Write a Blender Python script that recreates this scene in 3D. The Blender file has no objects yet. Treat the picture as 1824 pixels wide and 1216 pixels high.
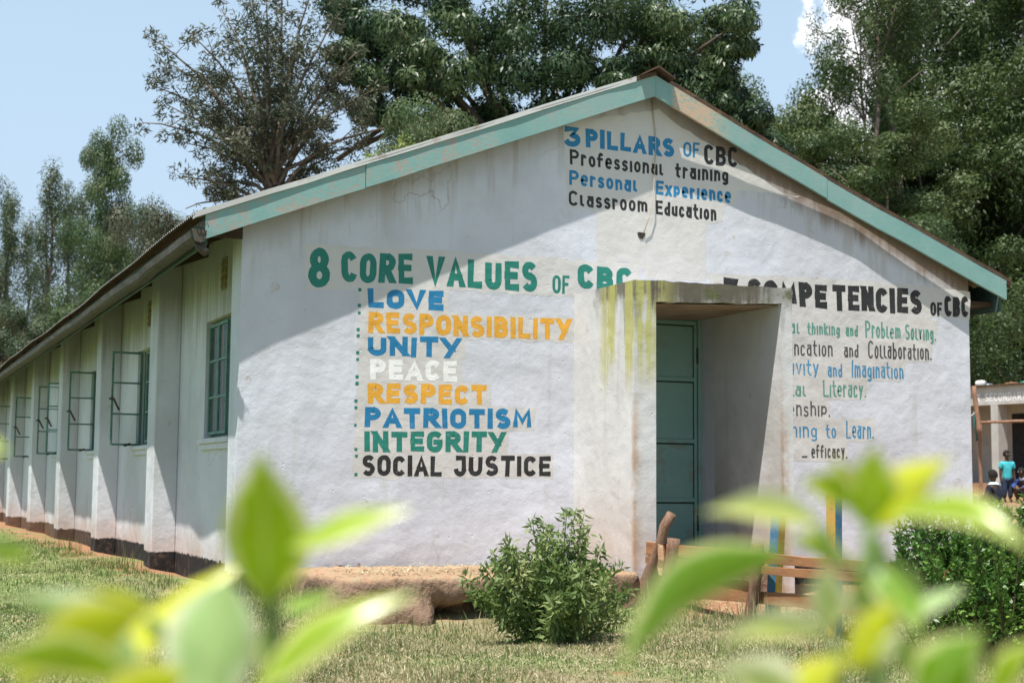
import bpy, math, random
import numpy as np
from mathutils import Vector, Matrix

# ------------------------------------------------------------------ camera
SC = bpy.context.scene
COL = SC.collection
CF, CYAW, CPIT, CROL = 2646.2, math.radians(24.011), math.radians(5.4125), math.radians(0.46)
CAM = Vector((-2.7362, -11.3293, 0.7997))
_f = Vector((math.sin(CYAW)*math.cos(CPIT), math.cos(CYAW)*math.cos(CPIT), math.sin(CPIT)))
_r = Vector((math.cos(CYAW), -math.sin(CYAW), 0))
_u = _r.cross(_f)
_r, _u = math.cos(CROL)*_r + math.sin(CROL)*_u, -math.sin(CROL)*_r + math.cos(CROL)*_u
def at(px, py, depth):
    return CAM + (_f + _r*((px-912)/CF) - _u*((py-608)/CF))*depth
cd = bpy.data.cameras.new('camera')
cam = bpy.data.objects.new('camera', cd); COL.objects.link(cam)
cd.sensor_width = 36; cd.lens = CF/1824*36
cd.clip_start = 0.05; cd.clip_end = 2000
m = Matrix((_r, _u, -_f)).transposed().to_4x4(); m.translation = CAM
cam.matrix_world = m
cd.dof.use_dof = True; cd.dof.focus_distance = 10.2; cd.dof.aperture_fstop = 4.1
cd.dof.aperture_blades = 7
SC.camera = cam

# ------------------------------------------------------------------ light
SUN = Vector((-0.31, -0.245, 1)).normalized()
sl = bpy.data.lights.new('sun', 'SUN'); sl.energy = 5.0; sl.angle = math.radians(0.53); sl.color = (1, .955, .88)
so = bpy.data.objects.new('sun', sl); COL.objects.link(so)
so.rotation_euler = SUN.to_track_quat('Z', 'Y').to_euler()
wd = bpy.data.worlds.new('World'); SC.world = wd; wd.use_nodes = True
SKY_STRENGTH = 0.085
EXPOSURE = 0.64

class NT:
    """thin helper round a node tree"""
    def __init__(s, nt): s.nt = nt
    def new(s, t, ins=None, **kw):
        n = s.nt.nodes.new('ShaderNode'+t)
        for k, v in kw.items(): setattr(n, k, v)
        for k, v in (ins or {}).items(): s.put(n.inputs[k], v)
        return n
    def put(s, sock, v):
        if hasattr(v, 'is_output'): s.nt.links.new(v, sock)
        else:
            if isinstance(v, (tuple, list)) and len(v) == 3 and sock.type == 'RGBA': v = (*v, 1)
            sock.default_value = v
    def math(s, op, a, b=0.0, c=None, clamp=False):
        n = s.nt.nodes.new('ShaderNodeMath'); n.operation = op; n.use_clamp = clamp
        s.put(n.inputs[0], a); s.put(n.inputs[1], b)
        if c is not None: s.put(n.inputs[2], c)
        return n.outputs[0]
    def mapr(s, v, a, b, c=0.0, d=1.0, smooth=True):
        n = s.nt.nodes.new('ShaderNodeMapRange')
        n.interpolation_type = 'SMOOTHSTEP' if smooth else 'LINEAR'
        for i, x in enumerate((v, a, b, c, d)): s.put(n.inputs[i], x)
        return n.outputs[0]
    def mix(s, f, a, b, blend='MIX'):
        n = s.nt.nodes.new('ShaderNodeMix'); n.data_type = 'RGBA'; n.blend_type = blend
        s.put(n.inputs[0], f); s.put(n.inputs[6], a); s.put(n.inputs[7], b)
        return n.outputs[2]
    def noise(s, vec, scale, detail=4.0, rough=.55, dist=0.0):
        n = s.nt.nodes.new('ShaderNodeTexNoise')
        if vec is not None: s.put(n.inputs['Vector'], vec)
        s.put(n.inputs['Scale'], scale); s.put(n.inputs['Detail'], detail); s.put(n.inputs['Roughness'], rough)
        s.put(n.inputs['Distortion'], dist)
        return n.outputs['Fac']
    def scalev(s, vec, sc):
        n = s.nt.nodes.new('ShaderNodeMapping'); s.put(n.inputs['Vector'], vec); n.inputs['Scale'].default_value = sc
        return n.outputs[0]
    def bump(s, h, strength, dist, normal=None):
        n = s.nt.nodes.new('ShaderNodeBump'); s.put(n.inputs['Strength'], strength); s.put(n.inputs['Distance'], dist)
        s.put(n.inputs['Height'], h)
        if normal is not None: s.put(n.inputs['Normal'], normal)
        return n.outputs[0]
    def objc(s): return s.new('TexCoord').outputs['Object']
    def pos(s): return s.new('NewGeometry').outputs['Position']
    def xyz(s, v):
        n = s.new('SeparateXYZ', {0: v}); return n.outputs
    def rand(s): return s.new('NewGeometry').outputs['Random Per Island']

# sky: Nishita dome with one bank of cloud low in the north-east
w = NT(wd.node_tree); wd.node_tree.nodes.clear()
sky = w.new('TexSky', sky_type='NISHITA', sun_disc=False, sun_elevation=math.asin(SUN.z),
            sun_rotation=math.atan2(SUN.x, SUN.y), altitude=1500, air_density=1.0, dust_density=2.2, ozone_density=1.0)
wdir = w.new('TexCoord').outputs['Generated']
wn = w.noise(wdir, 16.0, 8, .6)
wx = w.xyz(wdir)
_cd = (at(1625, 145, 10) - CAM).normalized()
wdot = w.new('VectorMath', {0: wdir, 1: tuple(_cd)}, operation='DOT_PRODUCT').outputs['Value']
near = w.mapr(wdot, .9950, .9992)
hz = w.mapr(wx[2], .30, .0)
cl = w.mapr(w.math('ADD', wn, w.math('MULTIPLY', near, .22)), .60, .70)
cl = w.math('MULTIPLY', cl, w.mapr(wdot, .990, .996))
skc = w.mix(w.mapr(wx[2], .70, .25, .15, .70), sky.outputs[0], (5.2, 6.8, 8.3))
skc = w.mix(w.math('MULTIPLY', hz, .35), skc, (4.6, 5.2, 5.7))
skc = w.mix(cl, skc, (11.6, 11.7, 12.0))
bg = w.new('Background', {'Color': skc, 'Strength': SKY_STRENGTH})
wo = w.new('OutputWorld', {'Surface': bg.outputs[0]})

SC.view_settings.view_transform = 'Standard'; SC.view_settings.look = 'None'
SC.view_settings.exposure = EXPOSURE; SC.view_settings.gamma = 1
SC.render.engine = 'CYCLES'
SC.cycles.max_bounces = 7; SC.cycles.transparent_max_bounces = 16
SC.cycles.use_denoising = True
SC.cycles.sample_clamp_indirect = 6

# ------------------------------------------------------------------ helpers
def tag(o, label=None, cat=None, group=None, kind=None):
    for k, v in (('label', label), ('category', cat), ('group', group), ('kind', kind)):
        if v: o[k] = v
    return o
def empty(name, loc=(0, 0, 0), rz=0.0, parent=None):
    o = bpy.data.objects.new(name, None); COL.objects.link(o); o.location = loc; o.rotation_euler = (0, 0, rz)
    o.empty_display_size = .2
    if parent: o.parent = parent
    return o
def link(name, me, mat=None, parent=None, smooth=False, bevel=0.0):
    o = bpy.data.objects.new(name, me); COL.objects.link(o)
    if mat: me.materials.append(mat)
    if parent: o.parent = parent
    if smooth: me.polygons.foreach_set('use_smooth', [True]*len(me.polygons))
    if bevel:
        b = o.modifiers.new('bevel', 'BEVEL'); b.width = bevel; b.segments = 2; b.limit_method = 'ANGLE'
    return o
class MB:
    """collects faces for ONE mesh object"""
    def __init__(s): s.v = []; s.f = []
    def box(s, a, b):
        n = len(s.v); (x0, y0, z0), (x1, y1, z1) = a, b
        s.v += [(x0,y0,z0),(x1,y0,z0),(x1,y1,z0),(x0,y1,z0),(x0,y0,z1),(x1,y0,z1),(x1,y1,z1),(x0,y1,z1)]
        s.f += [tuple(n+i for i in q) for q in ((0,3,2,1),(4,5,6,7),(0,1,5,4),(1,2,6,5),(2,3,7,6),(3,0,4,7))]
        return s
    def hexa(s, p):
        n = len(s.v); s.v += [tuple(q) for q in p]
        s.f += [tuple(n+i for i in q) for q in ((0,3,2,1),(4,5,6,7),(0,1,5,4),(1,2,6,5),(2,3,7,6),(3,0,4,7))]
        return s
    def prism_y(s, poly, y0, y1):
        """poly of (x,z), counter-clockwise seen from -Y, pushed from y0 to y1"""
        n = len(s.v); k = len(poly)
        s.v += [(x, y0, z) for x, z in poly] + [(x, y1, z) for x, z in poly]
        s.f.append(tuple(range(n, n+k))); s.f.append(tuple(range(n+2*k-1, n+k-1, -1)))
        for i in range(k):
            j = (i+1) % k; s.f.append((n+i, n+k+i, n+k+j, n+j))
        return s
    def prism_z(s, poly, z0, z1):
        n = len(s.v); k = len(poly)
        s.v += [(x, y, z0) for x, y in poly] + [(x, y, z1) for x, y in poly]
        s.f.append(tuple(range(n+k-1, n-1, -1))); s.f.append(tuple(range(n+k, n+2*k)))
        for i in range(k):
            j = (i+1) % k; s.f.append((n+i, n+j, n+k+j, n+k+i))
        return s
    def tube(s, pts, rad, sides=8, caps=True, jit=0.0, rng=None):
        pts = [Vector(p) for p in pts]; n0 = len(s.v); K = len(pts)
        if not hasattr(rad, '__len__'): rad = [rad]*K
        up = Vector((0.13, 0.31, 1)).normalized()
        for i, p in enumerate(pts):
            t = (pts[min(i+1, K-1)] - pts[max(i-1, 0)]).normalized()
            a = t.cross(up)
            if a.length < .05: a = t.cross(Vector((1, .2, 0)))
            a.normalize(); b = t.cross(a)
            for j in range(sides):
                th = 2*math.pi*j/sides; r = rad[i]*(1 + (rng.uniform(-jit, jit) if rng else 0))
                s.v.append(tuple(p + a*(r*math.cos(th)) + b*(r*math.sin(th))))
        for i in range(K-1):
            for j in range(sides):
                j2 = (j+1) % sides
                s.f.append((n0+i*sides+j, n0+(i+1)*sides+j, n0+(i+1)*sides+j2, n0+i*sides+j2))
        if caps:
            s.f.append(tuple(n0+j for j in range(sides)))
            s.f.append(tuple(n0+(K-1)*sides+j for j in range(sides-1, -1, -1)))
        return s
    def mesh(s, name):
        me = bpy.data.meshes.new(name); me.from_pydata(s.v, [], s.f); me.update(); return me
    def build(s, name, mat, parent=None, smooth=False, bevel=0.0):
        return link(name, s.mesh(name), mat, parent, smooth, bevel)
def np_mesh(name, V, Q, smooth=False):
    """V (n,3), Q (m,k) -> mesh"""
    me = bpy.data.meshes.new(name); V = np.asarray(V, np.float32); Q = np.asarray(Q, np.int32)
    me.vertices.add(len(V)); me.vertices.foreach_set('co', V.ravel())
    k = Q.shape[1]; me.loops.add(Q.size); me.loops.foreach_set('vertex_index', Q.ravel())
    me.polygons.add(len(Q)); me.polygons.foreach_set('loop_start', np.arange(0, Q.size, k, dtype=np.int32))
    try: me.polygons.foreach_set('loop_total', np.full(len(Q), k, np.int32))
    except Exception: pass
    if smooth: me.polygons.foreach_set('use_smooth', np.ones(len(Q), bool))
    me.update(calc_edges=True); me.validate(); return me
def sstep(x, a, b):
    t = np.clip((np.asarray(x, float)-a)/(b-a), 0, 1); return t*t*(3-2*t)

# ------------------------------------------------------------------ materials
def mat(name):
    m = bpy.data.materials.new(name); m.use_nodes = True; m.node_tree.nodes.clear()
    return m, NT(m.node_tree)
def finish(n, color, rough=.7, normal=None, metal=0.0, spec=.3):
    p = n.new('BsdfPrincipled', {'Base Color': color, 'Roughness': rough, 'Metallic': metal, 'Specular IOR Level': spec})
    if normal is not None: n.put(p.inputs['Normal'], normal)
    n.new('OutputMaterial', {'Surface': p.outputs[0]})
    return p
def plaster_bump(n, c, k=1.0):
    h = n.math('ADD', n.math('MULTIPLY', n.noise(c, 2.6, 2, .45), 1.3), n.math('MULTIPLY', n.noise(c, 11, 3, .55), .36))
    h = n.math('ADD', h, n.math('MULTIPLY', n.noise(c, 70, 2, .6), .07))
    v = n.new('TexVoronoi', {'Vector': c, 'Scale': 9.0, 'Randomness': 1.0}).outputs['Distance']
    h = n.math('SUBTRACT', h, n.math('MULTIPLY', n.mapr(v, .085, .03), .28))
    return n.bump(h, .5*k, .034)
WX, OS, ZF, SL, FH = 7.182, .338, 2.615, .398, .184
def plaster(name, base=(.59,.61,.675), base2=(.52,.53,.58), stain=0.0, plinth=None, dirt=(.55, .55), mold=0.0, bumpk=1.0, algae=0.0, grime_shade=0.0):
    m, n = mat(name); c = n.objc(); x, y, z = n.xyz(c)[:3]
    n1 = n.noise(c, 1.1, 5, .6); n2 = n.noise(c, 7, 5, .65); n3 = n.noise(c, 35, 3, .6)
    st = n.noise(n.scalev(c, (7, 7, .55)), 1.0, 5, .6)
    col = n.mix(n.mapr(n1, .35, .65), base, base2)
    col = n.mix(n.math('MULTIPLY', n.mapr(n2, .56, .72), .35), col, (.47,.455,.43))
    col = n.mix(n.math('MULTIPLY', n.mapr(st, .56, .72), .35), col, (.40,.375,.33))
    fl = n.math('MULTIPLY', n.mapr(n.noise(c, 5.5, 2, .5), .70, .74), n.mapr(n3, .4, .6))
    col = n.mix(n.math('MULTIPLY', fl, .6), col, (.42,.33,.25))
    vd = n.new('TexVoronoi', {'Vector': n.new('VectorMath', {0: c, 1: n.new('VectorMath', {0: n.new('TexNoise', {'Vector': c, 'Scale': 3.0, 'Detail': 4.0}).outputs['Color'], 1: (.35,.35,.35)}, operation='MULTIPLY').outputs[0]}, operation='ADD').outputs[0], 'Scale': .9}, feature='DISTANCE_TO_EDGE').outputs['Distance']
    crk = n.math('MULTIPLY', n.mapr(vd, .006, .001), n.mapr(n.noise(c, .8, 2, .5), .57, .63))
    col = n.mix(n.math('MULTIPLY', crk, .38), col, (.20,.17,.15))
    col = n.mix(n.math('MULTIPLY', n.mapr(n.noise(c, .7, 3, .55), .5, .62), .35), col, tuple(v*1.12 for v in base))
    if stain:   # rust-brown runs under the verge boards
        rz = n.math('ADD', ZF, n.math('MULTIPLY', SL, n.math('SUBTRACT', WX/2+OS, n.math('ABSOLUTE', n.math('SUBTRACT', x, WX/2)))))
        d = n.math('SUBTRACT', rz, z)
        e = n.math('ADD', d, n.math('MULTIPLY', n.math('SUBTRACT', st, .5), .45))
        right = n.mapr(x, 3.0, 4.6, .30, 1.0)
        col = n.mix(n.math('MULTIPLY', n.math('MULTIPLY', n.mapr(e, .27, .04), right), stain), col, (.17,.105,.062))
        col = n.mix(n.math('MULTIPLY', n.math('MULTIPLY', n.mapr(e, .6, .1), n.mapr(st, .5, .62)), .45), col, (.30,.24,.19))
    zz = n.math('ADD', z, n.math('MULTIPLY', n.math('SUBTRACT', n2, .5), .5))
    col = n.mix(n.math('MULTIPLY', n.math('MULTIPLY', n.mapr(zz, dirt[0], .0), n.mapr(n1, .25, .6)), dirt[1]), col, (.46,.28,.17))
    col = n.mix(n.math('MULTIPLY', n.mapr(n.noise(c, 11, 4, .7), .66, .74), n.mapr(z, 1.1, .2)), col, (.40,.27,.18))
    if mold:
        ext = n.math('SUBTRACT', 1.0, n.math('MULTIPLY', n.math('MULTIPLY', n.mapr(x, 3.07, 3.088), n.mapr(x, 4.30, 4.285)), n.mapr(y, -1.055, -1.04)))
        ext = n.math('MULTIPLY', ext, n.mapr(x, 4.0, 4.3, 1.0, .35)); ext = n.math('MULTIPLY', ext, n.math('MAXIMUM', n.mapr(x, 2.90, 2.93), n.mapr(n.math('ADD', y, n.math('MULTIPLY', n.math('SUBTRACT', n2, .5), .5)), -.30, -.62)))
        mold = n.math('MULTIPLY', ext, .95)
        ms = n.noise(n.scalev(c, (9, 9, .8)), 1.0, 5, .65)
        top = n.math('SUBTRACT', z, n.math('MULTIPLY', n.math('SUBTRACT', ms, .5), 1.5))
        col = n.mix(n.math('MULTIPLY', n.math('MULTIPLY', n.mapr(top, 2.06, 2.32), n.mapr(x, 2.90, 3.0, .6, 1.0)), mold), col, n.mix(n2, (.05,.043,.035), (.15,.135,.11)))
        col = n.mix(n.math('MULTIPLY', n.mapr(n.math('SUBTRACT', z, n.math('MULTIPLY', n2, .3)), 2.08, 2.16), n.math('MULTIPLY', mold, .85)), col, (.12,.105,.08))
        if algae:
            ms2 = n.noise(n.scalev(c, (7, 8, .30)), 1.0, 3, .6)
            side = n.mapr(x, 3.35, 3.0)
            a = n.math('MULTIPLY', n.math('MULTIPLY', n.mapr(n.math('ADD', ms2, n.math('MULTIPLY', n.math('SUBTRACT', n2, .5), .25)), .42, .54), n.mapr(n.math('ADD', z, n.math('MULTIPLY', ms2, .9)), 1.95, 2.35)), side)
            a = n.math('MULTIPLY', a, n.mapr(y, -.42, -.62))
            col = n.mix(n.math('MULTIPLY', a, algae), col, n.mix(n2, (.52,.51,.17), (.36,.35,.12)))
            g = n.math('MULTIPLY', n.mapr(n.noise(c, 4, 4, .6), .48, .60), n.math('MULTIPLY', n.mapr(z, 2.24, 2.32), n.mapr(x, 3.3, 3.6)))
            col = n.mix(n.math('MULTIPLY', g, .8), col, (.085,.10,.03))
        # brown rub marks along the corners of the jambs
        e1 = n.math('MINIMUM', n.math('ABSOLUTE', n.math('SUBTRACT', x, 2.89)), n.math('ABSOLUTE', n.math('SUBTRACT', x, 4.28)))
        e1 = n.math('MULTIPLY', n.math('MULTIPLY', n.mapr(e1, .10, .0), n.mapr(z, 1.9, .9)), n.mapr(n2, .3, .6))
        e1 = n.math('MULTIPLY', e1, n.mapr(y, -1.0, -1.055))
        col = n.mix(n.math('MULTIPLY', e1, .7), col, (.40,.24,.13))
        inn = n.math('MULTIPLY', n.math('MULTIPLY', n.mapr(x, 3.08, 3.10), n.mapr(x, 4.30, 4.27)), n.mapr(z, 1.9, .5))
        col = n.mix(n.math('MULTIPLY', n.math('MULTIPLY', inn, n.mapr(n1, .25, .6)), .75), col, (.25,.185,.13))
    if grime_shade:  # streaky grime, also darkening the wall top to stand for eave shade
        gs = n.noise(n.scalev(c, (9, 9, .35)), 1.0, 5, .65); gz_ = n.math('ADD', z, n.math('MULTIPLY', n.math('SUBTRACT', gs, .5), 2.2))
        col = n.mix(n.math('MULTIPLY', n.mapr(gz_, 2.0, 2.75), grime_shade), col, (.14,.135,.115))
    rough = .85
    if plinth is not None:
        pl = n.math('ADD', z, n.math('ADD', n.math('MULTIPLY', n.math('SUBTRACT', n.noise(c, 9, 5, .7), .5), .09), n.math('MULTIPLY', n.math('SUBTRACT', n3, .5), .04)))
        f = n.mapr(pl, plinth+.006, plinth-.006)
        pc = n.mix(n.mapr(n2, .5, .7), (.022,.021,.021), (.11,.075,.055))
        far = n.mapr(y, 7, 13)
        pc = n.mix(n.math('MULTIPLY', far, .6), pc, (.20,.115,.07))
        col = n.mix(f, col, pc)
    finish(n, col, rough, plaster_bump(n, c, bumpk), spec=.2)
    return m
def paint(name, col, col2=None, wear=.25, bumpk=1.0, rough=.55):
    m, n = mat(name); c = n.objc()
    k = n.mapr(n.noise(c, 5, 4, .6), .35, .7)
    cc = n.mix(n.math('MULTIPLY', k, .6), col, col2 or tuple(v*.8 for v in col))
    br = n.noise(n.scalev(c, (22, 22, 60)), 1.0, 3, .6); cc = n.mix(n.math('MULTIPLY', n.math('MULTIPLY', n.mapr(br, .55, .75), n.mapr(n.noise(c, 3.1, 3, .5), .45, .65)), .38), cc, (.55,.54,.53))
    cc = n.mix(n.math('MULTIPLY', n.mapr(n.noise(c, 40, 3, .7), .66, .74), wear), cc, (.55,.53,.50))
    finish(n, cc, rough, plaster_bump(n, c, bumpk)); return m
def rough_mat(name, cols, scale=6.0, bump=.3, bdist=.02, rough=.8, stretch=(1,1,1), metal=0.0, fine=40, spec=.3, coords='obj'):
    """two to three colours mixed by stretched noise, with relief"""
    m, n = mat(name); c = n.objc() if coords == 'obj' else n.pos(); cs = n.scalev(c, stretch)
    a = n.noise(cs, scale, 5, .62); b = n.noise(cs, scale*3.7, 4, .6)
    col = n.mix(n.mapr(a, .36, .64), cols[0], cols[1])
    if len(cols) > 2: col = n.mix(n.mapr(b, .55, .68), col, cols[2])
    h = n.math('ADD', n.math('MULTIPLY', a, .6), n.math('MULTIPLY', n.noise(cs, fine, 3, .6), .3))
    finish(n, col, rough, n.bump(h, bump, bdist), metal, spec); return m
def leaf_mat(name, cols, trans=.3, rough=.5, tcol=None, spec=.35, clump=.35):
    """each leaf its own shade: random per island plus a slow change through the crown"""
    m, n = mat(name); r = n.rand()
    n1 = n.noise(n.objc(), clump, 3, .6)
    f = n.math('ADD', n.math('MULTIPLY', r, .40), n.math('MULTIPLY', n.mapr(n1, .36, .64), .60))
    col = n.mix(n.mapr(f, .1, .6, smooth=False), cols[0], cols[1])
    if len(cols) > 2: col = n.mix(n.mapr(f, .62, .95, smooth=False), col, cols[2])
    p = n.new('BsdfPrincipled', {'Base Color': col, 'Roughness': rough, 'Specular IOR Level': spec})
    t = n.new('BsdfTranslucent', {'Color': n.mix(.5, col, tcol or tuple(min(1, v*1.6) for v in cols[1]))})
    x = n.new('MixShader', {0: trans, 1: p.outputs[0], 2: t.outputs[0]})
    n.new('OutputMaterial', {'Surface': x.outputs[0]}); return m

M = {}
M['gable'] = plaster('painted plaster gable', stain=.85, plinth=.09, dirt=(.42,.22))
M['side'] = plaster('painted plaster side', base=(.60,.615,.66), base2=(.52,.53,.555), plinth=.10, dirt=(.5,.6), grime_shade=.55)
M['porch'] = plaster('weathered porch plaster', base=(.62,.62,.63), base2=(.54,.535,.53), plinth=None, dirt=(.9,.40), mold=.95, algae=.9, bumpk=.8)
M['soffit'] = rough_mat('porch ceiling', [(.26,.19,.14),(.34,.27,.22)], 4)
M['patch'] = paint('older beige paint', (.575,.56,.545), (.525,.505,.49), .1)
TXT = {'green': paint('green lettering', (.018,.175,.135), (.022,.22,.17), .25),
       'blue': paint('blue lettering', (.018,.18,.37), (.024,.21,.42), .2),
       'yellow': paint('yellow lettering', (.72,.37,.045), (.64,.30,.04), .2),
       'black': paint('black lettering', (.022,.022,.023), (.04,.04,.04), .2),
       'white': paint('white lettering', (.80,.80,.79), (.74,.74,.74), .05),
       'faded green': paint('faded green lettering', (.085,.26,.205), (.15,.31,.26), .35), 'faded blue': paint('faded blue lettering', (.055,.23,.41), (.11,.29,.45), .35), 'faded black': paint('faded black lettering', (.06,.06,.06), (.12,.12,.115), .35)}
def barge_mat():
    m, n = mat('peeling turquoise paint'); c = n.objc(); cs = n.scalev(c, (2.6, 4, 4))
    a = n.noise(c, 2.0, 5, .7); b = n.noise(cs, 12, 5, .75)
    col = n.mix(n.mapr(a, .3, .7), (.17,.325,.31), (.22,.38,.36))
    pe = n.mapr(n.math('ADD', n.math('MULTIPLY', a, .6), n.math('MULTIPLY', b, .55)), .60, .66)
    lf = n.mapr(n.xyz(c)[0], 3.5, 1.4, .25, .85)
    col = n.mix(n.math('MULTIPLY', pe, lf), col, n.mix(b, (.42,.31,.25), (.30,.27,.25)))
    col = n.mix(n.math('MULTIPLY', n.mapr(n.noise(cs, 30, 3, .7), .62, .75), .5), col, (.24,.32,.30))
    xx = n.xyz(c)[0]; wp = n.math('MULTIPLY', n.math('MULTIPLY', n.mapr(xx, 3.74, 3.80), n.mapr(xx, 4.45, 4.1)), n.mapr(n.math('ADD', b, n.math('MULTIPLY', n.math('SUBTRACT', a, .5), .6)), .40, .50))
    col = n.mix(n.math('MULTIPLY', wp, .9), col, n.mix(b, (.50,.33,.21), (.55,.42,.31)))
    h = n.math('SUBTRACT', n.noise(cs, 8, 4, .6), n.math('MULTIPLY', pe, .3))
    finish(n, col, .6, n.bump(h, .18, .008)); return m
M['barge'] = barge_mat()
M['fascia'] = rough_mat('dull teal fascia paint', [(.045,.085,.078),(.06,.10,.09),(.07,.06,.045)], 3, .2)
M['metal'] = rough_mat('weathered galvanised sheet', [(.42,.42,.41),(.30,.29,.28),(.30,.17,.09)], 2.2, .15, .01, .5, metal=.4)
M['verge_light'] = rough_mat('pale verge flashing', [(.62,.62,.60),(.50,.49,.47),(.36,.24,.16)], 1.2, .2, .01, .5, metal=.2)
M['rust'] = rough_mat('rusted sheet edge', [(.060,.036,.024),(.10,.058,.034),(.16,.10,.06)], 4, .3, .01, .8)
M['gutter'] = rough_mat('old zinc gutter', [(.085,.073,.058),(.048,.042,.035),(.035,.026,.02)], 6, .5, .02, .7, stretch=(1,3.5,.7), metal=.1)
M['darkwood'] = rough_mat('dark roof timber', [(.045,.028,.018),(.07,.045,.03)], 5, .3)
M['steel'] = rough_mat('teal window steel', [(.085,.20,.165),(.13,.255,.21),(.10,.10,.07)], 7, .2, .006, .5)
M['iron'] = rough_mat('rusty iron', [(.05,.035,.03),(.09,.06,.045)], 20, .2)
M['door'] = rough_mat('teal sheet steel door', [(.19,.345,.315),(.23,.39,.355),(.22,.29,.25)], 1.6, .12, .01, .45, fine=9)
M['doordark'] = rough_mat('door painted shadow line', [(.02,.05,.045),(.03,.06,.05)], 5)
M['ventblock'] = rough_mat('clay vent block', [(.27,.225,.12),(.17,.145,.085)], 14, .5)
M['backing'] = rough_mat('red brown added backing', [(.17,.085,.06),(.24,.12,.085),(.11,.065,.05)], 3)  # board tone for the brown reflected in the nearest window's panes
M['room'] = rough_mat('room lining', [(.12,.075,.05),(.16,.10,.065)], 2)
M['cord'] = rough_mat('pale cord', [(.50,.42,.34),(.36,.29,.23)], 9)
M['hole'] = rough_mat('broken hole', [(.02,.016,.013),(.06,.045,.03)], 30, .6)
m_, n_ = mat('sun-baked earth slab'); c_ = n_.pos(); z_ = n_.xyz(c_)[2]; a_ = n_.noise(c_, 3.4, 5, .62); b_ = n_.noise(c_, 22, 4, .65)
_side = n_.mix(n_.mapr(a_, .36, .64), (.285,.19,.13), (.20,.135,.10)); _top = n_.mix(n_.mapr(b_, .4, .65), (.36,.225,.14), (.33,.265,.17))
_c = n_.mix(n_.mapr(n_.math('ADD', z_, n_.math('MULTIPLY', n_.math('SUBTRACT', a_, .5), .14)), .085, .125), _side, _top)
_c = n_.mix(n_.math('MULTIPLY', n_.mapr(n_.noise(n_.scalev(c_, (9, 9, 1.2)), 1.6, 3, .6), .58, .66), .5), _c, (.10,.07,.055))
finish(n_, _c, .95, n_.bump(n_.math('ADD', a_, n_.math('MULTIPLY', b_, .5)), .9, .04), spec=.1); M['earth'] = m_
M['brickrubble'] = rough_mat('crumbling mud brick', [(.40,.20,.12),(.31,.15,.09),(.24,.12,.075)], 5, .8, .03, .95)
M['plank'] = rough_mat('orange brown sawn plank', [(.38,.185,.085),(.28,.135,.065),(.22,.11,.055)], 3.2, .3, .008, .8, stretch=(6,.8,6), fine=30)
M['log'] = rough_mat('barked pole', [(.155,.088,.058),(.23,.14,.095),(.30,.19,.13)], 9, .7, .02, .9, stretch=(3,3,.7))
M['chip'] = rough_mat('split pale wood', [(.50,.34,.22),(.42,.25,.15)], 14, .6, .02)
M['bluepaint'] = rough_mat('blue post paint', [(.05,.17,.29),(.08,.20,.30),(.20,.22,.2)], 7, .2)
M['yellowpaint'] = rough_mat('yellow post paint', [(.55,.32,.05),(.48,.30,.08),(.30,.22,.1)], 7, .2)
M['pole'] = rough_mat('peeled pole', [(.30,.17,.11),(.22,.12,.08)], 8, .4, .02, .85, stretch=(2,2,.6))
M['bark'] = rough_mat('grey brown bark', [(.11,.085,.065),(.17,.135,.105)], 5, .6, .05, .9, stretch=(2,2,.5))
M['bark_dark'] = rough_mat('dark brown bark', [(.060,.045,.035),(.095,.072,.055)], 5, .6, .05, .9, stretch=(2,2,.5))
M['barkpale'] = rough_mat('pale gum bark', [(.17,.14,.11),(.11,.085,.07)], 3, .3, .03, .8, stretch=(2,2,.4))
M['stem'] = rough_mat('green stem', [(.10,.17,.05),(.14,.20,.07)], 20, .2)
M['leaf_gum'] = leaf_mat('gum leaves', [(.038,.068,.036),(.070,.104,.050),(.12,.14,.075)], .24)
M['leaf_gum_right'] = leaf_mat('gum leaves in the stand', [(.028,.056,.018),(.060,.100,.030),(.125,.155,.052)], .26)
M['leaf_dark'] = leaf_mat('broad dark leaves', [(.024,.050,.024),(.046,.085,.036),(.105,.145,.055)], .22, .4)
M['leaf_thorn'] = leaf_mat('fine grey green leaves', [(.055,.070,.042),(.085,.095,.058),(.14,.13,.085)], .22)
M['leaf_broad'] = leaf_mat('mid green leaves', [(.045,.085,.035),(.085,.135,.05),(.17,.175,.095)], .3)
M['leaf_lime'] = leaf_mat('young lime leaves', [(.10,.16,.04),(.22,.26,.06),(.34,.27,.06)], .4)
M['leaf_bush'] = leaf_mat('soft weedy leaves', [(.085,.150,.040),(.165,.235,.070),(.33,.36,.16)], .32, clump=3)
M['leaf_hedge'] = leaf_mat('glossy hedge leaves', [(.040,.105,.020),(.095,.20,.035),(.24,.37,.07)], .28, .35, spec=.5, clump=3)
def glass_mat():
    m, n = mat('thin window glass')
    t = n.new('BsdfTransparent', {0: (.93,.95,.94)}); g = n.new('BsdfGlossy', {'Color': (.9,.9,.9), 'Roughness': .03})
    x = n.new('MixShader', {0: .10, 1: t.outputs[0], 2: g.outputs[0]})
    n.new('OutputMaterial', {'Surface': x.outputs[0]}); return m
M['glass'] = glass_mat()
def cloth(name, c, c2=None): return rough_mat(name, [c, c2 or tuple(v*.75 for v in c)], 14, .3, .01, .85)

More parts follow.
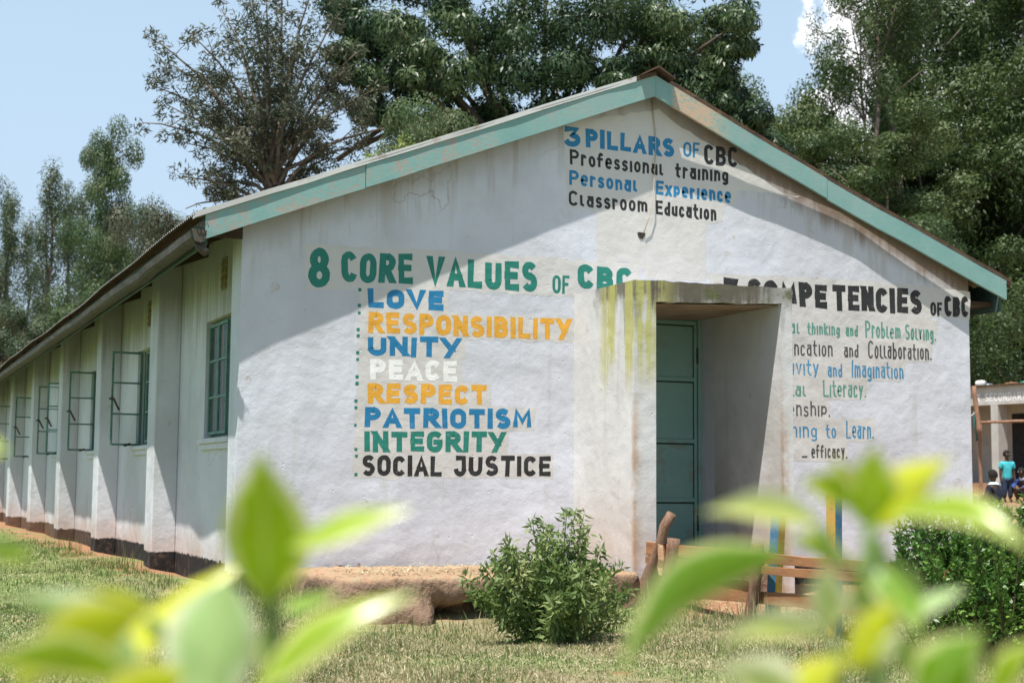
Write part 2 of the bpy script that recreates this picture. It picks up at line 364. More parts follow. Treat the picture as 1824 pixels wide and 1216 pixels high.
# ------------------------------------------------------------------ ground
rng = np.random.default_rng(7)
def gz(x, y):
    x = np.asarray(x, float); y = np.asarray(y, float)
    z = -.10 - .08*sstep(-y, .5, 3.2) - .07*sstep(-y, 3, 9)
    z = z + np.maximum(0, np.minimum(.06*(x-8), np.minimum(.42+.02*(x-15), 1.0)))*sstep(y, -4, 4) - .08*np.exp(-((x-1.5)/1.3)**2-((y+1.9)/.7)**2)
    z = z + .05*sstep(x, -1.1, -.35)*sstep(y, .2, 1.5)*sstep(-x, -.3, .1)
    z = z + .025*np.sin(1.7*x+.4)*np.sin(1.3*y+1.1) + .012*np.sin(4.1*x+2)*np.sin(3.7*y) 
    return z
def grid_axis(a, b, fine_a, fine_b, step, n_out):
    mid = np.arange(fine_a, fine_b+1e-6, step)
    lo = fine_a - (fine_a-a)*np.linspace(1, 0, n_out+1)[:-1]**2.5
    hi = fine_b + (b-fine_b)*np.linspace(0, 1, n_out+1)[1:]**2.5
    return np.concatenate([lo, mid, hi])
gx = grid_axis(-500, 600, -8, 34, .25, 24); gy = grid_axis(-60, 900, -8, 34, .25, 24)
GX, GY = np.meshgrid(gx, gy); GZ = gz(GX, GY)
V = np.stack([GX.ravel(), GY.ravel(), GZ.ravel()], 1)
nx, ny = len(gx), len(gy)
I = np.arange(nx*ny).reshape(ny, nx)
Q = np.stack([I[:-1, :-1].ravel(), I[:-1, 1:].ravel(), I[1:, 1:].ravel(), I[1:, :-1].ravel()], 1)
gm = np_mesh('ground', V, Q, True)
def ground_mat():
    m, n = mat('mown lawn and red soil'); c = n.pos(); x, y, z = n.xyz(c)[:3]
    a = n.noise(c, .55, 5, .6); b = n.noise(c, 5, 5, .65); d = n.noise(c, 45, 3, .6)
    straw = n.mix(n.mapr(b, .35, .65), (.19,.165,.085), (.29,.25,.15))
    green = n.mix(n.mapr(b, .35, .65), (.12,.17,.055), (.19,.235,.085))
    left = n.mapr(n.math('ADD', x, n.math('MULTIPLY', y, -.25)), 1.0, -3.0)
    g = n.mix(n.mapr(n.math('ADD', a, n.math('MULTIPLY', left, .18)), .42, .62), straw, green)
    g = n.mix(n.math('MULTIPLY', n.mapr(d, .6, .72), .5), g, (.10,.085,.04))
    soil = n.mix(b, (.29,.145,.08), (.36,.205,.12))
    e = n.math('MULTIPLY', n.math('SUBTRACT', b, .5), .9)
    s1 = n.math('MULTIPLY', n.mapr(n.math('ADD', x, e), -.62, -.22), n.mapr(n.math('ADD', y, n.math('MULTIPLY', e, 3)), 1.5, 3.0))       # strip along the side wall
    s1 = n.math('MULTIPLY', s1, n.mapr(x, 8.3, 7.9))
    s1 = n.math('MULTIPLY', s1, n.mapr(n.noise(c, 1.1, 3, .6), .40, .52, .25, 1.0))
    s2 = n.math('MULTIPLY', n.mapr(n.math('ADD', x, e), 2.75, 3.0), n.mapr(n.math('ADD', y, e), -2.3, -1.7))      # trodden soil by the porch
    s2 = n.math('MULTIPLY', s2, n.mapr(x, 8.2, 7.4))
    s3 = n.math('MULTIPLY', n.mapr(x, 9, 14), n.mapr(a, .40, .56))
    s = n.math('MAXIMUM', n.math('MAXIMUM', s1, s2), n.math('MULTIPLY', s3, .75))
    s = n.math('MAXIMUM', s, n.math('MULTIPLY', n.mapr(n.noise(c, 1.9, 4, .6), .63, .70), .7))
    col = n.mix(s, g, soil)
    h = n.math('ADD', n.math('MULTIPLY', b, .5), n.math('MULTIPLY', d, .5))
    finish(n, col, .95, n.bump(h, .8, .04), spec=.1); return m
ground = link('ground', gm, ground_mat()); tag(ground, kind='structure')

def outside(x, y):
    """true where grass may stand: not in the building, porch, slab"""
    inb = (x > -.18) & (x < 7.35) & (y > -.03) & (y < 25)
    por = (x > 2.8) & (x < 4.5) & (y > -1.12) & (y < .1)
    slab = (x > .40) & (x < 2.8) & (y > -1.52) & (y < 0)
    return ~(inb | por | slab)
def blades(name, x, y, h, w, lean, mt, rnd, flat=0.0, label=None):
    k = outside(x, y); x, y, h, w = x[k], y[k], h[k], w[k]; N = len(x)
    z = gz(x, y); a = rnd.uniform(0, 2*np.pi, N); la = rnd.uniform(0, 2*np.pi, N)
    ln = lean*np.abs(rnd.normal(0, 1, N)); ln = np.clip(ln, 0, 2.2) + flat
    d = np.stack([np.cos(la)*np.sin(np.minimum(ln, 1.5)), np.sin(la)*np.sin(np.minimum(ln, 1.5)), np.cos(np.minimum(ln, 1.5))], 1)
    s = np.stack([np.cos(a), np.sin(a), np.zeros(N)], 1)*(w/2)[:, None]
    p = np.stack([x, y, z-.004+flat*.004], 1)
    mid = p + d*(h*.55)[:, None]; d2 = d.copy(); d2[:, 2] -= .35; d2 /= np.linalg.norm(d2, axis=1)[:, None]
    tip = mid + d2*(h*.45)[:, None]
    V = np.stack([p-s, p+s, mid+s*.8, mid-s*.8, tip], 1).reshape(-1, 3)
    b = np.arange(N)*5
    Qs = np.concatenate([np.stack([b, b+1, b+2, b+3], 1), np.stack([b+3, b+2, b+4, b+4], 1)])
    me = bpy.data.meshes.new(name)
    me.vertices.add(len(V)); me.vertices.foreach_set('co', V.astype(np.float32).ravel())
    q1 = np.stack([b, b+1, b+2, b+3], 1).ravel(); t1 = np.stack([b+3, b+2, b+4], 1).ravel()
    L = np.concatenate([q1, t1]).astype(np.int32)
    me.loops.add(len(L)); me.loops.foreach_set('vertex_index', L)
    me.polygons.add(2*N)
    st = np.concatenate([np.arange(N)*4, 4*N+np.arange(N)*3]).astype(np.int32); me.polygons.foreach_set('loop_start', st)
    me.update(calc_edges=True); me.validate()
    o = link(name, me, mt); tag(o, label, kind='stuff'); return o
def grass_mat():
    m, n = mat('lawn blades'); r = n.rand(); c = n.pos(); x, y, z = n.xyz(c)[:3]
    a = n.noise(c, .8, 4, .6)
    left = n.mapr(n.math('ADD', x, n.math('MULTIPLY', y, -.3)), 1.0, -2.2)
    f = n.math('ADD', n.math('MULTIPLY', n.math('SUBTRACT', a, .5), 1.5), n.math('SUBTRACT', r, n.math('MULTIPLY', left, .30)))
    col = n.mix(n.mapr(f, .0, .55, smooth=False), n.mix(left, (.075,.130,.032), (.095,.155,.035)), n.mix(left, (.16,.205,.065), (.19,.24,.075)))
    col = n.mix(n.mapr(f, .54, .72, smooth=False), col, (.37,.325,.185))
    col = n.mix(n.mapr(n.noise(c, 2.6, 4, .65), .58, .72), col, n.mix(.5, col, (.10,.12,.04)))
    col = n.mix(n.math('MULTIPLY', n.mapr(n.noise(c, 1.3, 4, .6), .56, .68), .6), col, (.40,.345,.21))
    p = n.new('BsdfPrincipled', {'Base Color': col, 'Roughness': .6, 'Specular IOR Level': .25})
    t = n.new('BsdfTranslucent', {'Color': col})
    s = n.new('MixShader', {0: .25, 1: p.outputs[0], 2: t.outputs[0]}); n.new('OutputMaterial', {'Surface': s.outputs[0]}); return m
gmt = grass_mat()
def U(a, b, n): return rng.uniform(a, b, n)
xs, ys, hs, ws = [], [], [], []
def area(n, x0, x1, y0, y1, h, w, keep=None):
    x, y = U(x0, x1, n), U(y0, y1, n)
    if keep is not None: k = keep(x, y); x, y = x[k], y[k]
    xs.append(x); ys.append(y); hs.append(U(h*.5, h*1.3, len(x))*(.55+.9*sstep(np.sin(2.1*x+1.3*np.sin(1.7*y))*np.sin(1.9*y+.8*np.sin(2.3*x)), -.5, .9))); ws.append(U(w*.7, w*1.3, len(x)))
bare = lambda x, y: ~(((x > -.42+.28*np.sin(1.9*y)+.12*np.sin(5.3*y)) & (x < 0) & (y > 2.0) & (np.sin(1.9*y)+.7*np.sin(4.7*y+1) > -.35) & (rng.uniform(0, 1, len(x)) > .1)) | ((x > 2.9) & (x < 7.6) & (y > -1.9+.2*np.sin(5*x)) & (rng.uniform(0, 1, len(x)) > .12)))
area(190000, -3.6, 5.6, -6.2, .1, .042, .0055, bare)
area(95000, -7, 0, -4, 10, .045, .007, bare)
area(24000, -12, 0, 10, 34, .055, .014, bare)
area(22000, 7.3, 34, -4, 26, .09, .016, lambda x, y: rng.uniform(0, 1, len(x)) > .35)
blades('grass', np.concatenate(xs), np.concatenate(ys), np.concatenate(hs), np.concatenate(ws), 1.0, gmt, rng)
# taller tufts at the feet of posts, piers and slab
xs, ys, hs, ws = [], [], [], []
def tuft(cx, cy, r, n, h, w=.006):
    xs.append(cx+rng.normal(0, r, n)); ys.append(cy+rng.normal(0, r, n)); hs.append(U(h*.35, h*1.1, n)); ws.append(U(w*.7, w*1.2, n))
for cx, cy, r, n, h in [(-.12,3.1,.10,70,.26),(-.05,2.6,.2,90,.15),(-.35,3.3,.15,90,.16),(-.1,6.7,.12,70,.22),(-.4,7.1,.2,80,.18),(-.3,1.2,.3,120,.13),
    (3.0,-2.6,.07,90,.26),(2.9,-2.3,.15,120,.14),(2.85,-1.35,.08,80,.22),(2.95,-1.6,.15,110,.14),(.25,-.5,.12,90,.2),(.3,-1.3,.15,120,.15),(.9,-1.75,.25,160,.12),(1.7,-1.75,.3,160,.14),
    (.1,-.15,.12,60,.2),(3.1,-3.3,.2,120,.14),(-.9,4,.4,160,.09),(-1.3,1.4,.4,160,.08)]:
    tuft(cx, cy, r, n, h)
blades('grass_tuft', np.concatenate(xs), np.concatenate(ys), np.concatenate(hs), np.concatenate(ws), .3, gmt, rng)
# cut straw lying on the lawn
xs, ys, hs, ws = [], [], [], []
area(46000, -3.6, 5.4, -6.2, -.9, .085, .0036)
area(22000, -6, -.6, -4, 9, .07, .006)
cm, n_ = mat('dry clippings'); finish(n_, n_.mix(n_.rand(), (.30,.25,.14), (.55,.48,.32)), .8)
blades('dry_clippings', np.concatenate(xs), np.concatenate(ys), np.concatenate(hs), np.concatenate(ws), .12, cm, rng, flat=1.12)

# ------------------------------------------------------------------ school building
SB = empty('school_building')
tag(SB, 'long white classroom block with turquoise verge boards and hand painted slogans on its gable', 'building')
EX = 24.6
def zsh(x):      # underside of the roof sheet
    return ZF+FH+SL*min(x+OS, WX+OS-x)
def ov(x):       # how far the verge stands out from the gable
    xs_ = [-.5, 0, 1.9, 3.6, 4.6, 5.7, 7.2, 7.7]; os_ = [.235, .22, .195, .18, .135, .10, .145, .155]
    return float(np.interp(x, xs_, os_))
DX0, DX1, DZ = 3.09, 4.283, 2.285
gw = MB(); zb = -.5; T = .30
gw.prism_y([(0,zb),(DX0,zb),(DX0,zsh(DX0)-.02),(0,zsh(0)-.02)], 0, T)
gw.prism_y([(DX0,DZ),(DX1,DZ),(DX1,zsh(DX1)-.02),(WX/2,zsh(WX/2)-.02),(DX0,zsh(DX0)-.02)], 0, T)
gw.prism_y([(DX1,zb),(WX,zb),(WX,zsh(WX)-.02),(DX1,zsh(DX1)-.02)], 0, T)
GW = gw.build('gable_wall', M['gable'], SB)
sw = MB(); XI = .24; WT = .22
WY = [2.28+3.52*i for i in range(7)]; WLEN = 1.06; WZ0, WZ1 = 1.175, 2.245
sw.box((XI, T, zb), (XI+WT, EX, WZ0)); sw.box((XI, T, WZ1), (XI+WT, EX, 2.97))
prev = T
for wy in WY:
    if wy > EX: break
    sw.box((XI, prev, WZ0), (XI+WT, wy-WLEN, WZ1)); prev = wy
sw.box((XI, prev, WZ0), (XI+WT, EX, WZ1))
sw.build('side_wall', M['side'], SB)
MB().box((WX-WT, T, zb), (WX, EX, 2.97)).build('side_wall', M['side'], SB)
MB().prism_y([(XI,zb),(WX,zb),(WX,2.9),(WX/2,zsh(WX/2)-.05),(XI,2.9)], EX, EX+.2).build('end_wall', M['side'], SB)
MB().box((XI+WT, T, -.05), (WX-WT, EX, .02)).build('classroom_floor', M['room'], SB)
MB().box((XI+WT, 11, .02), (WX-WT, 11.15, 2.75)).build('partition_wall', M['room'], SB)
MB().box((WX-WT-.03, T+.004, .021), (WX-WT-.002, 10.99, 2.9)).build('darkening_sheet', M['room'], SB)  # added dark sheet so the room looks dim through the windows
MB().box((XI+WT+.002, T+.002, .021), (WX-WT-.031, T+.03, 2.9)).build('darkening_sheet', M['room'], SB) if False else None
for i in range(6):
    y0 = 3.42+3.522*i
    b = MB(); b.hexa([(0,y0,zb),(XI,y0,zb),(XI,y0+.36,zb),(0,y0+.36,zb),(0,y0,zsh(0)-.03),(XI,y0,zsh(XI)-.03),(XI,y0+.36,zsh(XI)-.03),(0,y0+.36,zsh(0)-.03)])
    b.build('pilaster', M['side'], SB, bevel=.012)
# patches of older paint and the lettering, each a sheet a couple of millimetres proud of the wall
WORDS = [
 ('8','green',0.0644,0.536,2.646,2.327,0.716,2.659,2.338),
 ('CORE','green',0.0540,0.808,2.634,2.384,1.416,2.654,2.404),
 ('VALUES','green',0.0564,1.538,2.644,2.397,2.540,2.661,2.406),
 ('OF','green',0.0239,2.683,2.564,2.405,2.843,2.569,2.41),
 ('CBC','green',0.0594,2.923,2.672,2.463,3.455,2.668,2.461),
 ('LOVE','blue',0.0493,1.035,2.348,2.189,1.690,2.365,2.202),
 ('RESPONSIBILITY','yellow',0.0446,1.043,2.157,1.989,2.861,2.193,2.01),
 ('UNITY','blue',0.0456,1.042,1.966,1.803,1.844,1.981,1.814),
 ('PEACE','white',0.0470,1.065,1.777,1.61,1.817,1.789,1.618),
 ('RESPECT','yellow',0.0456,1.048,1.582,1.42,2.085,1.599,1.436),
 ('PATRIOTISM','blue',0.0447,1.028,1.388,1.227,2.497,1.415,1.245),
 ('INTEGRITY','green',0.0446,1.027,1.2,1.034,2.256,1.217,1.044),
 ('SOCIAL','black',0.0376,1.012,1.007,0.842,1.693,1.013,0.844),
 ('JUSTICE','black',0.0392,1.797,1.014,0.845,2.676,1.027,0.853),
 ('3','blue',0.0486,2.793,3.868,3.685,2.946,3.879,3.695),
 ('PILLARS','blue',0.0440,2.995,3.864,3.7,3.881,3.861,3.692),
 ('OF','blue',0.0209,3.974,3.85,3.712,4.143,3.857,3.718),
 ('CBC','black',0.0354,4.190,3.846,3.666,4.546,3.851,3.664),
 ('Professional','black',0.0227,2.843,3.665,3.532,3.772,3.651,3.517),
 ('training','black',0.0244,3.892,3.648,3.51,4.444,3.654,3.514),
 ('Personal','blue',0.0248,2.838,3.488,3.355,3.510,3.482,3.345),
 ('Experience','blue',0.0262,3.692,3.469,3.341,4.472,3.465,3.329),
 ('Classroom','black',0.0227,2.834,3.308,3.171,3.606,3.308,3.173),
 ('Education','black',0.0239,3.691,3.295,3.165,4.316,3.292,3.154),
 ('7','black',0.0767,4.389,2.654,2.41,4.549,2.659,2.413),
 ('COMPE','black',0.0630,4.645,2.66,2.434,5.511,2.652,2.425),
 ('TENCIES','black',0.0608,5.575,2.656,2.413,6.612,2.671,2.432),
 ('OF','black',0.0268,6.712,2.562,2.426,6.854,2.565,2.428),
 ('CBC','black',0.0442,6.883,2.627,2.43,7.178,2.639,2.434),
 ('Critical','green',0.0192,4.720,2.3,2.167,5.207,2.305,2.178),
 ('thinking','green',0.0198,5.288,2.288,2.174,5.652,2.296,2.181),
 ('and','green',0.0205,5.716,2.294,2.179,5.857,2.296,2.18),
 ('Problem','green',0.0208,5.941,2.338,2.176,6.353,2.327,2.182),
 ('Solving.','green',0.0214,6.405,2.335,2.179,6.774,2.326,2.185),
 ('Communcation','black',0.0192,4.719,2.111,1.963,5.567,2.13,1.983),
 ('and','black',0.0205,5.694,2.114,1.983,5.860,2.117,1.985),
 ('Collaboration.','black',0.0208,5.970,2.154,1.984,6.716,2.145,1.995),
 ('Creativity','blue',0.0192,4.716,1.938,1.79,5.408,1.945,1.8),
 ('and','blue',0.0202,5.508,1.923,1.791,5.672,1.925,1.794),
 ('Imagination','blue',0.0205,5.780,1.955,1.798,6.377,1.948,1.803),
 ('Digital','green',0.0192,4.817,1.738,1.6,5.268,1.738,1.604),
 ('Literacy.','green',0.0202,5.455,1.765,1.604,5.938,1.767,1.614),
 ('Citizenship.','black',0.0192,4.744,1.552,1.416,5.531,1.565,1.425),
 ('Learning','blue',0.0192,4.742,1.365,1.224,5.381,1.365,1.226),
 ('to','blue',0.0198,5.481,1.357,1.228,5.594,1.359,1.23),
 ('Learn.','blue',0.0202,5.707,1.393,1.227,6.021,1.396,1.233),
 ('Self','black',0.0189,4.740,1.178,1.042,5.017,1.178,1.041),
 ('-','black',0.0198,5.212,1.136,1.008,5.273,1.137,1.009),
 ('efficacy.','black',0.0198,5.317,1.168,1.04,5.717,1.175,1.046),
]
DOTS = [(0.967, 2.33), (0.965, 2.203), (0.966, 2.144), (0.959, 2.008), (0.96, 1.958), (0.958, 1.822), (0.959, 1.768), (0.957, 1.629), (0.958, 1.575), (0.951, 1.435), (0.952, 1.382), (0.95, 1.243), (0.958, 1.051), (0.964, 0.998), (0.962, 0.851)]
PATCHES = {
 'heading': [(0.494, 2.675), (1.413, 2.691), (2.581, 2.702), (3.102, 2.704), (3.533, 2.723), (3.533, 2.391), (2.822, 2.379), (2.541, 2.377), (1.418, 2.371), (0.972, 2.34), (0.521, 2.295)] ,
 'values': [(0.967, 2.339), (1.418, 2.371), (1.739, 2.377), (1.741, 2.19), (2.882, 2.204), (2.878, 1.996), (1.893, 1.974), (1.885, 1.806), (1.856, 1.8), (1.858, 1.615), (2.13, 1.61), (2.121, 1.428), (2.538, 1.421), (2.524, 1.236), (2.286, 1.222), (2.273, 1.04), (2.702, 1.037), (2.698, 0.839), (0.939, 0.824)] ,
 'pillars': [(2.777, 3.866), (3.032, 3.953), (3.715, 4.108), (4.167, 3.88), (4.642, 3.668), (5.043, 3.469), (5.223, 3.447), (5.191, 3.445), (4.944, 3.46), (4.532, 3.46), (4.519, 3.335), (4.4, 3.294), (4.381, 3.154), (4.204, 3.115), (4.207, 2.607), (3.589, 2.583), (3.533, 2.723), (3.102, 2.704), (3.101, 3.102), (3.035, 3.151), (2.829, 3.153)] ,
 'competencies': [(4.208, 2.678), (5.059, 2.702), (6.636, 2.716), (7.196, 2.684), (7.19, 2.424), (6.663, 2.407), (6.784, 2.376), (6.778, 2.158), (6.738, 2.146), (6.72, 1.977), (6.399, 1.964), (6.382, 1.787), (5.958, 1.773), (5.935, 1.588), (5.541, 1.576), (5.539, 1.405), (6.048, 1.417), (6.025, 1.217), (5.731, 1.207), (5.722, 1.025), (5.137, 1.002), (4.739, 0.997), (4.721, 2.331), (4.335, 2.412)] ,
}

def ragged(poly, step, amp, r):
    out = []
    for i in range(len(poly)):
        a, b = Vector(poly[i]), Vector(poly[(i+1) % len(poly)]); L = (b-a).length; k = max(1, int(L/step)); nrm = Vector((b.y-a.y, a.x-b.x))/max(L, 1e-6)
        for j in range(k):
            p = a.lerp(b, j/k); q = r.gauss(0, amp); out.append((p.x+nrm.x*q, p.y+nrm.y*q))
    return out
rr = random.Random(3)
def poly_sheet(name, poly, y, mt, parent):
    bpy_me = bpy.data.meshes.new(name)
    area2 = sum(poly[i][0]*poly[(i+1) % len(poly)][1]-poly[(i+1) % len(poly)][0]*poly[i][1] for i in range(len(poly)))
    if area2 < 0: poly = poly[::-1]
    bpy_me.from_pydata([(x, y, z) for x, z in poly], [], [tuple(range(len(poly)))]); bpy_me.update()
    return link(name, bpy_me, mt, parent)
for i, (k, p) in enumerate(PATCHES.items()):
    o = poly_sheet('paint_patch', ragged(p, .07, .007, rr), -.0005-.00008*i, M['patch'], GW)
    tag(o, 'older beige paint left bare round the lettering')
def arc(cx, cy, rx, ry, a0, a1, n=12):
    return [(cx+rx*math.cos(math.radians(a0+(a1-a0)*i/n)), cy+ry*math.sin(math.radians(a0+(a1-a0)*i/n))) for i in range(n+1)]
def ell(cx, cy, rx, ry, n=22): return arc(cx, cy, rx, ry, 90, 450-360/n, n-1)
def squirc(x0, y0, x1, y1, r=.5):
    """closed rounded box, hand-letter O"""
    w_, h_ = x1-x0, y1-y0; rx = w_*.5; ry = min(h_*.5, .30)
    p = arc(x1-rx, y1-ry, rx, ry, 90, 0, 5)+arc(x1-rx, y0+ry, rx, ry, 0, -90, 5)+arc(x0+rx, y0+ry, rx, ry, -90, -180, 5)+arc(x0+rx, y1-ry, rx, ry, 180, 90, 5)
    q = [p[0]]
    for a in p[1:]:
        if math.hypot(a[0]-q[-1][0], a[1]-q[-1][1]) > 1e-4: q.append(a)
    if math.hypot(q[0][0]-q[-1][0], q[0][1]-q[-1][1]) < 1e-4: q.pop()
    return q
xh = .70   # lower-case height
O = 'closed'
GL = {  # width, strokes in the unit box
'A': (.80, [[(0,0),(.5,1),(1,0)], [(.22,.30),(.78,.30)]]), 'B': (.72, [[(0,0),(0,1)], [(0,1),(.45,1)]+arc(.5,.765,.42,.235,90,-90,8)+[(0,.53)], [(0,.53),(.5,.53)]+arc(.55,.265,.45,.265,90,-90,8)+[(0,0)]]),
'C': (.68, [arc(.5,.72,.5,.28,28,180,8)+arc(.5,.28,.5,.28,180,332,8)]), 'D': (.74, [[(0,0),(0,1)], [(0,1),(.4,1)]+arc(.4,.5,.6,.5,90,-90,10)+[(0,0)]]),
'E': (.62, [[(1,1),(0,1),(0,0),(1,0)], [(0,.52),(.85,.52)]]), 'F': (.60, [[(1,1),(0,1),(0,0)], [(0,.52),(.8,.52)]]),
'G': (.76, [arc(.5,.72,.5,.28,34,180,7)+arc(.5,.28,.5,.28,180,360,8)+[(1,.46),(.6,.46)]]), 'I': (0, [[(.5,0),(.5,1)]]),
'J': (.62, [[(.3,1),(1,1),(1,.28)]+arc(.5,.28,.5,.28,0,-180,8)]), 'L': (.62, [[(0,1),(0,0),(1,0)]]), 'M': (1.0, [[(0,0),(.06,1),(.5,.30),(.94,1),(1,0)]]),
'N': (.72, [[(0,0),(0,1)], [(0,1),(1,0)], [(1,0),(1,1)]]), 'O': (.76, [(O, squirc(0,0,1,1))]), 'P': (.70, [[(0,0),(0,1)], [(0,1),(.5,1)]+arc(.5,.74,.5,.26,90,-90,8)+[(0,.48)]]),
'R': (.74, [[(0,0),(0,1)], [(0,1),(.5,1)]+arc(.5,.75,.48,.25,90,-90,8)+[(0,.50)], [(.42,.50),(1,0)]]),
'S': (.70, [arc(.5,.76,.47,.24,38,270,11)+arc(.5,.26,.5,.26,90,-142,11)]), 'T': (.76, [[(0,1),(1,1)], [(.5,1),(.5,0)]]),
'U': (.74, [[(0,1),(0,.28)]+arc(.5,.28,.5,.28,180,360,8)+[(1,1)]]), 'V': (.78, [[(0,1),(.5,0),(1,1)]]), 'Y': (.80, [[(0,1),(.48,.45)], [(1,1),(.30,0)]]),
'8': (.62, [(O, ell(.5,.76,.40,.24)), (O, ell(.5,.26,.5,.26))]), '3': (.72, [[(0,1),(.88,1),(.42,.60)]+arc(.45,.29,.55,.29,82,-165,12)]), '7': (.6, [[(0,1),(1,1),(.35,0)]]),
'a': (.46, [(O, ell(.5,.26,.5,.26,16)), [(1,.60),(1,0)], [(.2,xh),(1,xh),(1,.3)]]), 'b': (.48, [[(0,1),(0,0)], (O, ell(.5,.30,.5,.30,16))]), 'c': (.44, [[(1,.56)]+arc(.5,.48,.5,.22,20,180,6)+arc(.5,.22,.5,.22,180,340,6)]),
'd': (.48, [[(1,.95),(1,0)], (O, ell(.5,.28,.5,.28,16))]), 'e': (.46, [[(0,.36),(1,.36)]+arc(.5,.48,.5,.22,0,180,7)+arc(.5,.22,.5,.22,180,320,6)]), 'f': (.40, [arc(.62,.78,.38,.22,30,180,6)+[(.24,0)], [(-.05,.58),(.85,.58)]]),
'g': (.46, [(O, ell(.5,.36,.5,.30,16)), [(1,.66),(1,-.10)]+arc(.5,-.10,.5,.14,0,-150,6)]), 'h': (.46, [[(0,1),(0,0)], [(0,.45)]+arc(.5,.45,.5,.24,180,0,6)+[(1,0)]]), 'i': (0, [[(.5,0),(.5,xh)]]),
'k': (.46, [[(0,.95),(0,0)], [(1,xh),(0,.32)], [(.25,.42),(1,0)]]), 'l': (.22, [[(0,.72),(0,.08),(1,.0)]]), 'm': (.78, [[(0,0),(0,xh)], [(0,.48)]+arc(.25,.48,.25,.20,180,0,5)+[(.5,0)], [(.5,.48)]+arc(.75,.48,.25,.20,180,0,5)+[(1,0)]]),
'n': (.46, [[(0,0),(0,xh)], [(0,.46)]+arc(.5,.46,.5,.24,180,0,6)+[(1,0)]]), 'o': (.46, [(O, squirc(0,0,1,xh))]), 'p': (.48, [[(0,xh),(0,-.02)], (O, ell(.5,.42,.5,.27,16))]),
'r': (.34, [[(0,0),(0,xh)], [(0,.46)]+arc(.55,.46,.55,.22,180,30,5)]), 's': (.40, [[(.95,.58)]+arc(.5,.53,.46,.17,25,270,8)+arc(.5,.18,.5,.18,90,-160,8)]), 't': (.36, [[(.3,1),(.3,.15),(.9,0)], [(-.1,.70),(.95,.70)]]),
'u': (.46, [[(0,xh),(0,.22)]+arc(.5,.22,.5,.22,180,360,6)+[(1,xh)], [(1,xh),(1,0)]]), 'v': (.46, [[(0,xh),(.5,0),(1,xh)]]), 'x': (.46, [[(0,xh),(1,0)], [(0,0),(1,xh)]]), 'y': (.46, [[(0,xh),(.5,.05)], [(1,xh),(.3,-.16)]]),
'z': (.44, [[(0,xh),(1,xh),(0,0),(1,0)]]),
'.': (0, [[(.5,0),(.5,.01)]]), '-': (.35, [[(0,.35),(1,.35)]]), ' ': (.4, []),
}
def ribbon(mb, pts, hw, closed, place, layer, rnd):
    """flat stroke of half width hw along pts (word space), mitred"""
    P = [Vector(p) for p in pts]
    if not closed:
        for e, f_ in ((0, 1), (-1, -2)):
            d = (P[e]-P[f_]).normalized(); P[e] = P[e] + d*hw*(1 if abs(d.x) > .985 else (.35 if abs(d.y) < .6 or len(pts) > 3 else 0))
    cut = (not closed) and len(pts) <= 3 and [abs((P[0]-P[1]).normalized().y) >= .6, abs((P[-1]-P[-2]).normalized().y) >= .6]
    K = len(P); n0 = len(mb.v)
    for i in range(K):
        a = P[i-1] if (i or closed) else None; b = P[(i+1) % K] if (i < K-1 or closed) else None
        d1 = (P[i]-a).normalized() if a is not None else None; d2 = (b-P[i]).normalized() if b is not None else None
        if d1 is None: d1 = d2
        if d2 is None: d2 = d1
        n1, n2 = Vector((-d1.y, d1.x)), Vector((-d2.y, d2.x)); q = n1+n2
        if q.length < .3: q = n1
        q.normalize(); k = hw/max(q.dot(n1), .80)
        k *= 1+rnd.uniform(-.07, .07)
        for s in (1, -1):
            v = P[i]+q*(k*s)
            if cut and ((i == 0 and cut[0]) or (i == K-1 and cut[1])):      # vertical and slanting strokes end level
                d = (P[0]-P[1]).normalized() if i == 0 else (P[-1]-P[-2]).normalized(); tz = P[i].y+math.copysign(hw, d.y); v = v+d*((tz-v.y)/d.y)
            mb.v.append(place(v, layer))
    for i in range(K if closed else K-1):
        j = (i+1) % K
        mb.f.append((n0+2*i, n0+2*i+1, n0+2*j+1, n0+2*j))
def lettering(name, words, color, y, parent, swscale=1.0, placer=None, label=None):
    mb = MB(); rnd = random.Random(len(name)+len(words[0][0])*7); layer = 0
    for (t, sw_, xl, tl, bl, xr, tr, br) in words:
        sw_ *= swscale*(1.03 if sw_ > .035 else 1.06); Wd = xr-xl; H = ((tl-bl)+(tr-br))/2
        wid = [GL[ch][0]*H for ch in t]; nat = sum(wid); gap = .20*H
        inner = Wd - sw_*len(t)
        tot = nat + gap*(len(t)-1) if len(t) > 1 else max(nat, 1e-6)
        k = inner/max(tot, 1e-6)
        x = 0.0
        for ch, w_ in zip(t, wid):
            w_ *= k; x += sw_/2; jt, jh, jb = rnd.gauss(0, .018), rnd.uniform(.965, 1.02), rnd.gauss(0, .010)*H; j0, j1 = rnd.uniform(-.02, .02), rnd.uniform(-.02, .02)
            for st in GL[ch][1]:
                closed = st[0] == O; pts = st[1] if closed else st
                def place(p, L):
                    u = p[0]/max(Wd, 1e-6); v = p[1]/H
                    zb_, zt_ = bl+(br-bl)*u, tl+(tr-tl)*u
                    q = (xl+p[0], y-.00003*L, zb_+(zt_-zb_)*v)
                    return placer(q) if placer else q
                pp = [Vector((x+a*w_+jt*(b-.5)*H, jb+sw_/2+jh*(b+(j0 if b < .1 else j1)*(0 if closed else 1))*(H-sw_))) for a, b in pts]
                ribbon(mb, pp, sw_/2, closed, place, layer % 12, rnd); layer += 1
            x += w_ + sw_/2 + gap*k
    o = mb.build(name, TXT[color] if color in TXT else M[color], parent)
    if label: tag(o, label)
    return o
for q in WORDS:
    thin = q[2] < .022 and q[3] > 4.2; colour = ('faded ' if thin else '')+q[1]
    lettering('painted_word', [(q[0],)+q[2:]], colour, -.0012, GW, .82 if thin else 1.0, label=f'{colour} hand painted lettering reading {q[0]}' if q[0] != '-' else 'black hand painted dash')
